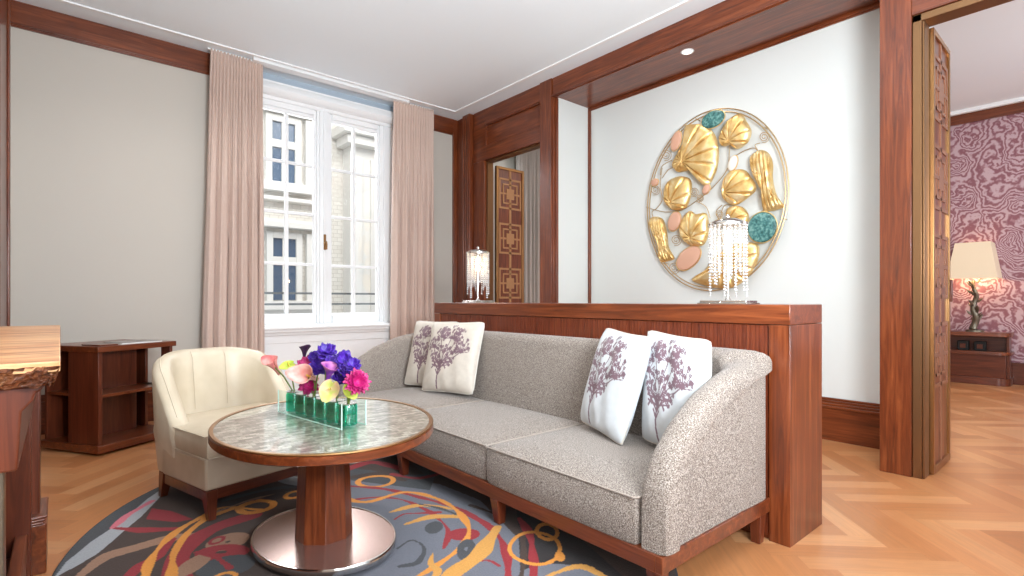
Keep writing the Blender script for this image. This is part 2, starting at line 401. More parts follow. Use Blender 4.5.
# wood carcass on the niche
bm = B()
box(bm, XP, XN, 1.0, 4.18, 3.455, 3.55)
box(bm, XN-.03, XN, 1.0, 4.17, 3.43, 3.455); box(bm, XN-.016, XN, 1.0, 4.17, 3.418, 3.43)
box(bm, XP-.005, XP+.07, 1.06, 4.17, 3.44, ZC-.001)
box(bm, XP-.02, XP, 1.06, 4.18, 3.44, 3.452); box(bm, XP-.012, XP, 1.06, 4.18, 3.452, 3.468)
box(bm, XP, XP+.05, 1.06, 4.18, 3.43, 3.44)
struct('trim_4', bm, M['wood_y'], bevel=.002)
bm = B(); box(bm, XP-.02, XP+.02, 4.177, 4.363, 0, ZC-.001); box(bm, XP+.02, XP+.06, 4.14, 4.18, 0, 3.43)
box(bm, XP-.005, XP+.02, 4.155, 4.18, 0, 3.44)
box(bm, XN-.03, XN, 4.14, 4.17, .35, 3.43)
struct('trim_5', bm, M['wood_z'], bevel=.003)
# right pillar
bm = B(); box(bm, XP-.01, XP+.07, .887, 1.063, 0, ZC-.001); box(bm, XP+.07, XN, .89, .96, 0, .01); struct('trim_6', bm, M['wood_z'], bevel=.004)
bm = B(); box(bm, XP-.01, XP+.05, -2.6, .887, 3.0, ZC-.001); struct('trim_7', bm, M['wood_y'], bevel=.003)
# brass lining of the bedroom opening
bm = B(); box(bm, XP, XP+.14, .835, .886, 0, 3.0); box(bm, XP, XP+.14, -2.6, .886, 2.95, 2.999); box(bm, XP+.005, XP+.13, .822, .835, 0, 2.95)
struct('trim_8', bm, M['brassd'], bevel=.004)
# baseboards niche
def bb(bm, x0, x1, y0, y1, dx, dy):
    pass
bm = B()
box(bm, XN-.03, XN, 1.06, 4.17, 0, .265)
for k in range(4): box(bm, XN-.045+.009*k, XN, 1.06, 4.17, .265+.021*k, .286+.021*k)
box(bm, XP+.06, XN-.03, 4.14, 4.17, 0, .30)
struct('baseboard_right', bm, M['wood_y'], bevel=.003)
# bay: header with inset panel, stiles, fluted corner pilaster
bm = B()
box(bm, XP, XP+.06, 4.363, 5.40, 3.43, ZC-.001); box(bm, XP, XP+.06, 4.363, 5.40, 2.985, 3.17)
box(bm, XP, XP+.06, 5.40, 5.665, 2.985, ZC-.001); box(bm, XP+.025, XP+.06, 4.37, 5.40, 3.17, 3.43)
for d, o_ in ((.010, 0), (.018, .014)):
    box(bm, XP-d+.002, XP+.02, 4.40, 5.40, 3.43-.004+o_, 3.44+o_)
box(bm, XP-.006, XP+.03, 4.38, 5.41, 3.158, 3.172); box(bm, XP-.006, XP+.03, 5.39, 5.405, 3.16, 3.44)
struct('trim_9', bm, M['wood_y'], bevel=.002)
bm = B()
box(bm, XP, XP+.14, 5.44, 5.665, 0, 2.985)
box(bm, XP-.06, XP+.1, 5.68, 5.84, 0, ZC-.001)
for k in range(3): box(bm, XP-.075, XP-.06, 5.695+k*.05, 5.725+k*.05, 0, ZC-.03)
box(bm, XP-.02, XP+.1, 5.84, 6.05, 0, ZC-.001); box(bm, XP-.085, XP-.02, YW-.04, YW, 0, ZC-.001)
struct('trim_10', bm, M['wood_z'], bevel=.006)
bm = B(); box(bm, XP+.04, XP+.13, 5.405, 5.44, 0, 2.985); box(bm, XP+.04, XP+.13, 4.37, 5.44, 2.96, 2.985); struct('trim_11', bm, M['brassd'], bevel=.003)
# bedroom shell
bm = B(); box(bm, XB, XB+.1, -2.6, YW, 0, ZB); struct('wall_bedroom', bm, M['paper'])
bm = B(); box(bm, XB-.03, XB, -2.6, YW, 0, .30); box(bm, XB-.045, XB, -2.6, YW, .27, .30); struct('baseboard_bedroom', bm, M['dwood_y'], bevel=.003)
bm = B(); box(bm, XB-.04, XB, -2.6, YW, 3.70, ZB-.03); box(bm, XB-.06, XB, -2.6, YW, ZB-.03, ZB); struct('trim_12', bm, M['wood_y'], bevel=.003)
bm = B(); box(bm, XB-.12, XB-.06, -2.6, YW, ZB-.05, ZB); struct('trim_13', bm, M['white'])
bm = B(); box(bm, XP+.15, XB, -2.7, -2.6, 0, ZB); struct('wall_bedroom_front', bm, M['cream'])
# sliding/folding door leaves with fretwork
M['inlay_dim'] = mat('dimmed_gold_inlay', (140, 92, 66), .4, .2)  # gold inlay dimmed in colour to imitate reflections on the right leaf
def leaf(name, x0, x1, y0, y1, ztop, facing, ww, step):
    r = sroot(name, ((x0+x1)/2, (y0+y1)/2, 0)); t = .035
    bm = B(); box(bm, x0+t, x1-t, y0+.014, y1-.014, t, ztop-t)
    obj('door_panel', bm, M['wood_z'], r, world=True)
    bm = B(); box(bm, x0, x0+t, y0, y1, 0.005, ztop); box(bm, x1-t, x1, y0, y1, 0.005, ztop); box(bm, x0+t, x1-t, y0, y1, .005, t+.02); box(bm, x0+t, x1-t, y0, y1, ztop-t, ztop)
    obj('door_frame', bm, M['brass'], r, world=True, bevel=.003, label='aged brass door frame')
    bm = B(); ya, yb = y0+.007, y0+.014; cx = (x0+x1)/2; hw = (x1-x0)/2-t-.012
    z = ztop-t-.12-hw
    box(bm, cx-.018, cx+.018, ya, yb, t+.02, ztop-t)
    while z-hw > .12:
        for k, s in enumerate((1.0, .66)):
            a = hw*s; w = .026 if k == 0 else .02
            box(bm, cx-a, cx+a, ya, yb, z+a*1.05-w, z+a*1.05); box(bm, cx-a, cx+a, ya, yb, z-a*1.05, z-a*1.05+w)
            box(bm, cx-a, cx-a+w, ya-.001, yb, z-a*1.05, z+a*1.05); box(bm, cx+a-w, cx+a, ya-.001, yb, z-a*1.05, z+a*1.05)
        box(bm, cx-hw*.34, cx+hw*.34, ya-.002, yb, z-hw*.36, z+hw*.36)
        box(bm, cx-hw, cx-hw*.3, ya-.002, yb, z-.012, z+.012); box(bm, cx+hw*.3, cx+hw, ya-.002, yb, z-.012, z+.012)
        z -= step
    obj('fretwork', bm, M['inlay_dim' if facing else 'inlay'], r, world=True, label='pale gold square fretwork inlay')
    bm = B(); box(bm, x1-t+.004, x1-.006, y0-.014, y0, 1.14, 1.30) if facing else box(bm, x1-t+.004, x1-.006, y0-.01, y0, .98, 1.1)
    obj('door_handle', bm, M['brassd'] if not facing else M['dwood_z'], r, world=True, bevel=.003)
    return r
leaf('door_1', XP+.16, 4.845, 5.37, 5.41, 2.93, False, .03, .60)
leaf('door_2', 4.345, 4.855, .80, .865, 2.945, True, .03, .60)
# ================================================================== OUTSIDE
YF = 14.5
bd = thing('apartment_building', 'pale brick apartment building with two tall windows, seen through the casement', 'building', (8, YF, -4))
bm = B(); box(bm, -6, 22, YF, YF+.6, -6, 13); obj('facade_wall', bm, M['facade'], bd, world=True)
def fac(px, py): # point on the facade plane
    r = ray(px, py); t = YF/r[1]; return r[0]*t, H+r[2]*t
def fwindow(p0, p1, big):
    x0, z1 = fac(*p0); x1, z0 = fac(*p1)
    bm = B(); w = .16
    box(bm, x0-w, x0, YF-.12, YF, z0-w, z1+w); box(bm, x1, x1+w, YF-.12, YF, z0-w, z1+w); box(bm, x0, x1, YF-.12, YF, z1, z1+w); box(bm, x0-.3, x1+.45, YF-.3, YF, z0-w-.1, z0-.02)
    box(bm, x1+.25, x1+.5, YF-.2, YF, z0-w, z1+w); box(bm, x0-.5, x1+.6, YF-.35, YF, z1+w+.1, z1+w+.25)
    c = (x0+x1)/2; zt = z1-(z1-z0)*.36
    box(bm, c-.05, c+.05, YF-.09, YF, z0, z1); box(bm, x0, x1, YF-.1, YF, zt-.1, zt+.1)
    wf = obj('facade_window', bm, M['stucco'], bd, world=True, bevel=.01)
    bm = B(); box(bm, x0, x1, YF-.04, YF-.01, z0, z1); obj('facade_glass', bm, M['bluegl'], wf, world=True, label='dark blue window glass')
fwindow((271, 121), (294, 185), 1); fwindow((272, 238), (295, 300), 0)
bm = B()
for py in ((199, 203), (221, 224), (309, 313)):
    z = fac(290, py[0])[1]; z2 = fac(290, py[1])[1]; box(bm, -5, fac(322, 0)[0], YF-.22, YF, z2, z)
obj('string_course', bm, M['stucco'], bd, world=True, bevel=.01)
xa = fac(343, 0)[0]; xb = fac(400, 0)[0]; zt = fac(355, 152)[1]
bm = B(); box(bm, xa, xb, YF-.5, YF, -6, zt)
k = 0; x = xa+.1
while x < xb:
    box(bm, x, x+.22, YF-.6, YF-.5, -6, zt-.3); x += .48
obj('fluted_pilaster', bm, M['stucco'], bd, world=True, bevel=.01)
bm = B(); box(bm, xa-.2, xb, YF-.8, YF, zt, zt+.25); box(bm, xa-.35, xb, YF-.95, YF, zt+.25, zt+.5); box(bm, xa, xb, YF-.6, YF, zt+.5, zt+1.4); box(bm, xa-.5, xb, YF-1.2, YF, zt+1.4, zt+1.8)
obj('cornice', bm, M['stucco'], bd, world=True, bevel=.02)
rl = thing('window_railing', 'two thin grey metal bars running across outside the window', 'railing', (2.38, 6.42, .8))
bm = B()
for z in (1.235, 1.105): box(bm, 1.3, 3.5, 6.41, 6.43, z-.012, z+.012)
for x in (1.3, 3.48): box(bm, x, x+.02, 6.35, 6.43, .8, 1.26)
obj('rail_bar', bm, M['iron'], rl, world=True)
bm = B(); box(bm, 1.2, 3.6, 6.351, 6.5, .76, .82); box(bm, 1.2, 1.22, 6.34, 6.5, .76, 1.26); obj('ledge', bm, M['stucco'], rl, world=True)
# ================================================================== CURTAINS
def curtain(name, label, x0t, x1t, x0b, x1b, y, zt, zb, m, folds, seed, group=None, head=True):
    rnd = random.Random(seed); ph = [rnd.uniform(-.6, .6) for _ in range(folds+2)]; am = [rnd.uniform(.6, 1.25) for _ in range(folds+2)]
    r = thing(name, label, 'curtain', ((x0b+x1b)/2, y, zb), 0, group)
    wv = [rnd.uniform(.65, 1.5) for _ in range(folds)]; tot = sum(wv); cw = [0]
    for w_ in wv: cw.append(cw[-1]+w_/tot)
    def f(u, v):
        z = zt+(zb-zt)*v; hd = .27/(zt-zb)
        i = max(k for k in range(folds) if cw[k] <= u+1e-9); s_ = (u-cw[i])/(cw[i+1]-cw[i]); k_ = min(1, max(0, (v-hd)*3.2))
        xa, xb = x0t+(x0b-x0t)*min(1, v*1.3), x1t+(x1b-x1t)*min(1, v*1.3)
        rnd_fold = (abs(math.sin(PI*s_))**.75-.45)*(.6+.5*am[i])
        pl_ = math.exp(-((s_-0)/.05)**2)+math.exp(-((s_-1)/.05)**2)
        small = .5*math.sin(6*PI*s_+ph[i])*(1-.75*k_)+.16*math.sin(4*PI*s_+v*3+ph[i]*3)*k_
        if v < hd: w = .55*math.sin(6*PI*s_+ph[i])*(.35+.65*v/hd)+.15
        else: w = rnd_fold*k_*1.9+small
        pinch = 1-.3*math.exp(-((v-hd)/.012)**2)
        du = .010*math.sin(2*PI*s_+1.2+v*2)*k_
        return (xa+(xb-xa)*u+du, y-w*.040*pinch+.02*math.sin(u*5+seed)*v, z)
    bm = B(); grid(bm, f, folds*22+1, 90); obj('curtain_panel', bm, m, r, world=True, solid=.004, smooth=180, recalc=False)
    bm = B(); box(bm, min(x0t, x0b)+.05, max(x1t, x1b)-.03, y-.006, y+.006, zt-.012, zt+.004)
    obj('curtain_track', bm, M['white'], r, world=True)
    return r
curtain('linen_curtain', 'blush linen curtain left of the window, gathered in pinch pleats', 1.125, 1.61, 1.05, 1.625, 5.87, ZC-.012, .01, M['curtain'], 6, 3)
curtain('linen_curtain', 'blush linen curtain right of the window, behind the sofa arm', 3.12, 3.70, 3.08, 3.70, 5.87, ZC-.012, .01, M['curtain'], 6, 11)
curtain('linen_curtain', 'pale grey curtain hanging in the room beyond the fretwork door', 5.12, 6.1, 5.12, 6.1, 5.85, 3.75, .01, M['curtain2'], 12, 5)
# ================================================================== CONSOLE behind the sofa
cx0, cx1, cy0, cy1, cz = 2.567, 2.966, 1.002, 4.06, 1.13
t = thing('console_cabinet', 'long chest-high mahogany console standing behind the sofa', 'console', ((cx0+cx1)/2, (cy0+cy1)/2, 0))
bm = B(); box(bm, cx0, cx1, cy0, cy1, 1.035, cz); obj('console_top', bm, M['wood_y'], t, world=True, bevel=.003)
bm = B(); box(bm, cx0+.02, cx1-.02, cy0+.004, cy1-.004, 0, 1.033); box(bm, cx0+.001, cx0+.02, cy0, cy0+.097, 0, 1.033); box(bm, cx0+.001, cx0+.02, cy1-.09, cy1, 0, 1.033)
box(bm, cx0+.02, cx1, cy0, cy0+.01, 0, 1.033)
obj('console_body', bm, M['wood_z'], t, world=True, bevel=.002)
n = 7
for k in range(n):
    y0 = cy0+.1+(cy1-cy0-.195)*k/n; y1 = cy0+.1+(cy1-cy0-.195)*(k+1)/n
    bm = B(); box(bm, cx0+.013, cx0+.02, y0+.002, y1-.002, .02, 1.03)
    for j in range(18): yy = y0+.008+(y1-y0-.02)*j/18; box(bm, cx0+.009, cx0+.013, yy, yy+.012, .02, 1.03)
    obj('veneer_panel', bm, M['rib'], t, world=True)
# ================================================================== SOFA
sofa = thing('sofa', 'long grey-brown boucle sofa with curved arms on a mahogany base', 'sofa', (2.1, 2.6, 0))
SX0, SX1, SY0, SY1 = 1.665, 2.562, 1.07, 4.13
def armh(x):
    P = [(1.66, .40), (1.685, .49), (1.715, .545), (1.75, .59), (1.85, .68), (2.0, .765), (2.19, .832), (2.40, .882), (2.55, .905), (3, .915)]
    for (a, b), (c, d) in zip(P, P[1:]):
        if x <= c: return b+(d-b)*max(0, (x-a))/(c-a)
    return .915
def seamh(x):
    P = [(1.755, .21), (1.765, .34), (1.782, .43), (1.805, .49), (1.836, .545), (1.92, .615), (2.018, .668), (2.223, .745), (2.39, .785), (2.557, .81), (3, .81)]
    if x < 1.755: return .21
    for (a, b), (c, d) in zip(P, P[1:]):
        if x <= c: return b+(d-b)*(x-a)/(c-a)
    return .81
TH = .125
def sofa_path():
    ri = .20; xi = SX1-TH; xs = [SX0+.004, SX0+.010, SX0+.020, SX0+.035]+[SX0+.05+i*.015 for i in range(int((xi-ri-SX0-.05)/.015)+1)]
    half = [((x, SY0), (x, SY0+TH)) for x in xs]
    x0 = xs[-1]; yq = SY0+TH+ri; la, lb = SX1-x0, yq-SY0; K = 14; rc = .03
    for k in range(1, K+1):
        t = k/K; d = t*(la+lb); a = t*PI/2
        if d < la-rc: o = (x0+d, SY0)
        elif d > la+rc: o = (SX1, SY0+d-la)
        else: q = (d-la+rc)/(2*rc)*PI/2; o = (SX1-rc+rc*math.sin(q), SY0+rc-rc*math.cos(q))
        half.append((o, (xi-ri+ri*math.sin(a) if k else x0, SY0+TH+ri-ri*math.cos(a))))
    mid_ = [((SX1, yq+(SY1+SY0-2*yq)*k/24), (xi, yq+(SY1+SY0-2*yq)*k/24)) for k in range(1, 24)]
    mir = [((o[0], SY0+SY1-o[1]), (n[0], SY0+SY1-n[1])) for o, n in half[::-1]]
    return half+mid_+mir
bm = B(); rings = []
for (ox, oy), (ix, iy) in sofa_path():
    o, n = Vector((ox, oy, 0)), Vector((ix, iy, 0)); e = ox-SX0
    if e < .05:
        q = .74+.26*math.sqrt(max(0, 1-(1-e/.05)**2)); c = (o+n)/2; o = c+(o-c)*q; n = c+(n-c)*q
    side = min(oy-SY0, SY1-oy) < .002
    h = armh(max(ix, ox-.10) if side else 3); zs = seamh(ox) if side or ox > SX1-.04 and (oy < SY0+.2 or oy > SY1-.2) else .81
    R_ = min(.055, h-zs-.004) if zs > .22 else .055
    w = (n-o).length; dr = (n-o).normalized(); rc = .022
    rc = .03; prof = [(rc/w, .212), (rc/w, max(.213, zs-.006)), (.0, max(.216, zs+.010))]
    Rr = max(.02, h-max(.216, zs+.012))
    for k in range(9): a = k/8*PI; prof.append(((1-math.cos(a))/2, h-min(.055, Rr)+math.sin(a)*min(.055, Rr)))
    prof += [(1, .5*(h+.3)), (1+(.03/w if not side else 0), .32), (1, .212)]
    rings.append([bm.verts.new((o.x+(n.x-o.x)*p, o.y+(n.y-o.y)*p, z)) for p, z in prof])
for a, b in zip(rings, rings[1:]):
    for k in range(len(a)-1): bm.faces.new((a[k], a[k+1], b[k+1], b[k]))
    bm.faces.new((a[-1], a[0], b[0], b[-1]))
bm.faces.new(rings[0]); bm.faces.new(rings[-1][::-1])
obj('sofa_shell', bm, M['tweed'], sofa, world=True, smooth=55)
for ys in (SY0+.018, SY1-.018):
    bm = B(); xs = [1.765, 1.782, 1.805, 1.836, 1.88, 1.92, 1.97, 2.018, 2.1, 2.223, 2.3, 2.39, 2.47, 2.52]
    tube(bm, [(1.757, ys, .22)]+[(x, ys, seamh(x)) for x in xs], .005, 6)
    obj('arm_piping', bm, M['piping'], sofa, world=True)
def cushion(bm, x0, x1, y0, y1, z0, z1, r=.02, crown=.03, n=24):
    # rounded box with crowned top
    def f(u, v):
        return None
    cx, cy = (x0+x1)/2, (y0+y1)/2
    rows = []
    prof = [(0, z0, 0), (0, z1-r*1.6, .003), (.25, z1-r*.5, 0), (1, z1-.002, 0)]
    def loop(inset, z):
        L = []
        for s in range(4*n):
            q, k = divmod(s, n); t_ = k/n*2-1
            p = [(t_, -1), (1, t_), (-t_, 1), (-1, -t_)][q]
            a, b = p
            # square to slightly rounded corners
            rad = 1-.012*(abs(a)**8*abs(b)**8)*2
            L.append(bm.verts.new((cx+a*rad*((x1-x0)/2-inset), cy+b*rad*((y1-y0)/2-inset), z+crown*(1-a*a)*(1-b*b)*(1 if inset > r*.9 else 0))))
        return L
    rows.append(loop(.006, z0)); rows.append(loop(0, z0+.01)); rows.append(loop(-.004, (z0+z1)/2)); rows.append(loop(0, z1-.012)); rows.append(loop(.004, z1-.004)); rows.append(loop(.012, z1))
    for a, b in zip(rows, rows[1:]):
        for k in range(4*n): bm.faces.new((a[k], a[(k+1) % (4*n)], b[(k+1) % (4*n)], b[k]))
    bm.faces.new(rows[0][::-1])
    # top: grid of concentric loops
    prev = rows[-1]
    steps = 10
    for s in range(1, steps+1):
        f_ = 1-s/steps
        if s == steps:
            c = bm.verts.new((cx, cy, z1+crown)); 
            for k in range(4*n): bm.faces.new((prev[k], prev[(k+1) % (4*n)], c))
        else:
            L = []
            for q in range(4*n):
                o0 = rows[-1][q].co; a, b = (o0.x-cx)*f_, (o0.y-cy)*f_
                A_, B_ = a/((x1-x0)/2), b/((y1-y0)/2)
                L.append(bm.verts.new((cx+a, cy+b, z1+crown*(1-A_**4)*(1-B_**4))))
            for k in range(4*n): bm.faces.new((prev[k], prev[(k+1) % (4*n)], L[(k+1) % (4*n)], L[k]))
            prev = L
def piping(bm, x0, x1, y0, y1, z, r=.004):
    c = .012
    P = [(x0+c, y0, z), (x1-c, y0, z), (x1, y0+c, z), (x1, y1-c, z), (x1-c, y1, z), (x0+c, y1, z), (x0, y1-c, z), (x0, y0+c, z)]
    tube(bm, P, r, 6, closed=True)
seams = [1.197, 2.14, 3.13, 4.003]
for k in range(3):
    a, b_ = seams[k]+.003, seams[k+1]-.003
    xf = (1.655, 1.668, 1.668)[k]
    bm = B(); cushion(bm, xf, 2.44, a, b_, .212, .40)
    c = obj('seat_cushion', bm, M['tweed'], sofa, world=True, smooth=50)
    bm = B(); piping(bm, xf-.001, 2.43, a, b_, .399); obj('cushion_piping', bm, M['piping'], c, world=True)
bm = B(); box(bm, 1.66, 2.562, 1.09, 1.12, .145, .211); box(bm, 1.66, 2.555, 4.08, 4.11, .145, .211); box(bm, 1.66, 1.69, 1.12, 4.08, .145, .211); box(bm, 2.52, 2.555, 1.10, 4.10, .145, .21); box(bm, 1.68, 2.52, 1.1, 4.1, .19, .21)
obj('base_frame', bm, M['wood_y'], sofa, world=True, bevel=.003)
def tleg(bm, x, y, z1, a, b, dx=0, dy=0, z0=0.0):
    vs = box(bm, -.5, .5, -.5, .5, z0, z1)
    for v in vs:
        w = a if v.co.z > (z0+z1)/2 else b; ox, oy = (0, 0) if v.co.z > (z0+z1)/2 else (dx, dy)
        v.co = Vector((x+v.co.x*w+ox, y+v.co.y*w+oy, v.co.z))
for lx, ly, dx in ((1.69, 1.13, .01), (1.69, 2.07, .01), (1.69, 3.05, .01), (1.69, 4.06, .01), (2.515, 1.13, 0), (2.515, 2.07, 0), (2.515, 3.05, 0), (2.515, 4.06, 0)):
    bm = B(); tleg(bm, lx, ly, .146, .062, .042, dx, 0, .016 if lx < 2.45 and ly < 4.05 or lx < 1.8 else 0)
    obj('leg', bm, M['dwood_z'], sofa, world=True, bevel=.003)
# ================================================================== PILLOWS
def pillow(label, cb, ct, wdir, wid, T, flip=1, fabc=(200, 204, 207)):
    cb, ct, wd = Vector(cb), Vector(ct), Vector(wdir).normalized()
    up = (ct-cb); hgt = up.length; up.normalize(); n = wd.cross(up).normalized()
    if n.x > 0: n = -n
    r = thing('throw_pillow', label, 'pillow', cb)
    c0 = (cb+ct)/2; N = 170
    us = np.linspace(-1, 1, N); U, V = np.meshgrid(us, us, indexing='ij')
    T_ = T*(np.clip(1-np.abs(U)**3.2, 0, 1)**.55)*(np.clip(1-np.abs(V)**3.2, 0, 1)**.55)
    pin = 1-.05*(1-np.abs(V)**2)*np.abs(U)**3; pin2 = 1-.05*(1-np.abs(U)**2)*np.abs(V)**3
    rc_ = 1-.05*(np.abs(U)*np.abs(V))**7; A = U*pin*rc_*wid/2; Bv = V*pin2*rc_*hgt/2
    wr = .004*np.sin(U*9+V*4)*np.cos(V*7-U*3)*(1-np.abs(U))*2
    # embroidery mask in (s,t): s across, t up, -1..1
    s, t_ = -U*flip, V
    mask = np.zeros_like(s)
    rnd = np.random.RandomState(3)
    def seg(x0, y0, x1, y1, w):
        dx, dy = x1-x0, y1-y0; k = np.clip(((s-x0)*dx+(t_-y0)*dy)/(dx*dx+dy*dy), 0, 1)
        np.maximum(mask, (np.hypot(s-x0-k*dx, t_-y0-k*dy) < w), out=mask)
    heads = [(-.16, .0, .50, .31), (.04, .62, .42, .27), (.50, .24, .28, .28), (-.60, .34, .26, .24), (-.32, .62, .26, .22), (.28, .50, .18, .18)]
    seg(-.30, -.92, -.24, -.2, .022)
    for hx, hy, rw, rh in heads[1:]: seg(-.24, -.35, hx*.9-.02, hy-rh*.55, .014)
    for q in (-1, 1):
        seg(-.25, -.40, -.25+q*.17, -.22, .022); seg(-.25+q*.17, -.22, -.25+q*.27, -.33, .022); seg(-.25, -.26, -.25+q*.2, -.08, .02); seg(-.26, -.52, -.26+q*.10, -.38, .02)
        seg(-.24, -.2, -.2+q*.34, -.16, .018); seg(-.24, -.3, -.22+q*.30, -.24, .016)
    for hx, hy, rw, rh in heads:
        nfl = int(640*rw*rh)
        for k in range(nfl):
            r_ = math.sqrt(rnd.uniform(.04, 1)); a_ = rnd.uniform(0, 2*PI); x, y = hx+rw*r_*math.cos(a_)*(1+.1*math.sin(5*a_)), hy+rh*r_*math.sin(a_)
            if y < hy-rh*.55 and abs(x-hx) < rw*.4: continue
            d_ = np.hypot(s-x, t_-y); np.maximum(mask, (d_ < .034) & (d_ > .010), out=mask)
        for k in range(9): a_ = -.5+k*(PI+1)/8; seg(hx, hy-rh*.5, hx+rw*.9*math.cos(a_), hy+rh*.85*math.sin(a_), .009)
    fab = np.array(lin(fabc)[:3]); emb = np.array(lin((118, 92, 102))[:3])
    col = fab[None, None]*(1-mask[..., None])+emb[None, None]*mask[..., None]
    verts = []; cols = []
    for side in (1, -1):
        P = np.array(c0)[None, None]+A[..., None]*np.array(wd)+Bv[..., None]*np.array(up)+((T_+wr*(T_ > .01))*side/1)[..., None]*np.array(n)*1
        verts.append(P.reshape(-1, 3)); c = np.ones((N*N, 4)); c[:, :3] = (col if side == 1 else np.broadcast_to(fab, col.shape)).reshape(-1, 3); cols.append(c)
    verts = np.concatenate(verts)-np.array(cb); cols = np.concatenate(cols)
    faces = []
    for i in range(N-1):
        for j in range(N-1):
            a = i*N+j; faces.append((a, a+N, a+N+1, a+1)); a += N*N; faces.append((a, a+1, a+N+1, a+N))
    me = bpy.data.meshes.new('pillow_cover'); me.from_pydata(verts.tolist(), [], faces); me.materials.append(M['pillow'])
    o = bpy.data.objects.new('pillow_cover', me); COL.objects.link(o); o.parent = r; setcol(o, cols)
    bm = bmesh.new(); bm.from_mesh(me); bmesh.ops.remove_doubles(bm, verts=bm.verts, dist=.0004); bmesh.ops.recalc_face_normals(bm, faces=bm.faces); bm.to_mesh(me); bm.free()
    me.polygons.foreach_set('use_smooth', [True]*len(me.polygons))
    bm = B(); P = []
    for q in range(4):
        for k in range(14):
            tt = k/14*2-1; a, b = [(tt, -1), (1, tt), (-tt, 1), (-1, -tt)][q]
            a_ = a*(1-.05*(1-b*b)*abs(a)**3)*wid/2; b_ = b*(1-.05*(1-a*a)*abs(b)**3)*hgt/2
            kc = 1-.05*(abs(a)*abs(b))**7; P.append(c0+wd*a_*kc+up*b_*kc-cb)
    tube(bm, P, .005, 6, closed=True); obj('pillow_piping', bm, M['piping2'], r)
    return r
M['piping2'] = mat('silk_piping', (206, 200, 190), .5)
pillow('embroidered white pillow at the right end of the sofa, in front of its twin', (2.185, 1.82, .440), (2.29, 1.715, .985), (.19, .47, .03), .47, .075)
pillow('embroidered white pillow wedged between its twin and the right arm', (2.15, 1.355, .440), (2.30, 1.425, .985), (.13, .42, .025), .46, .065)
pillow('embroidered beige pillow on the left of the sofa, fully in view', (2.235, 3.365, .440), (2.355, 3.37, .985), (-.16, .46, -.01), .50, .075, fabc=(198, 188, 176))
pillow('embroidered beige pillow at the left arm, mostly hidden behind another', (2.265, 3.72, .440), (2.385, 3.72, .98), (-.15, .46, 0), .47, .055, fabc=(198, 188, 176))
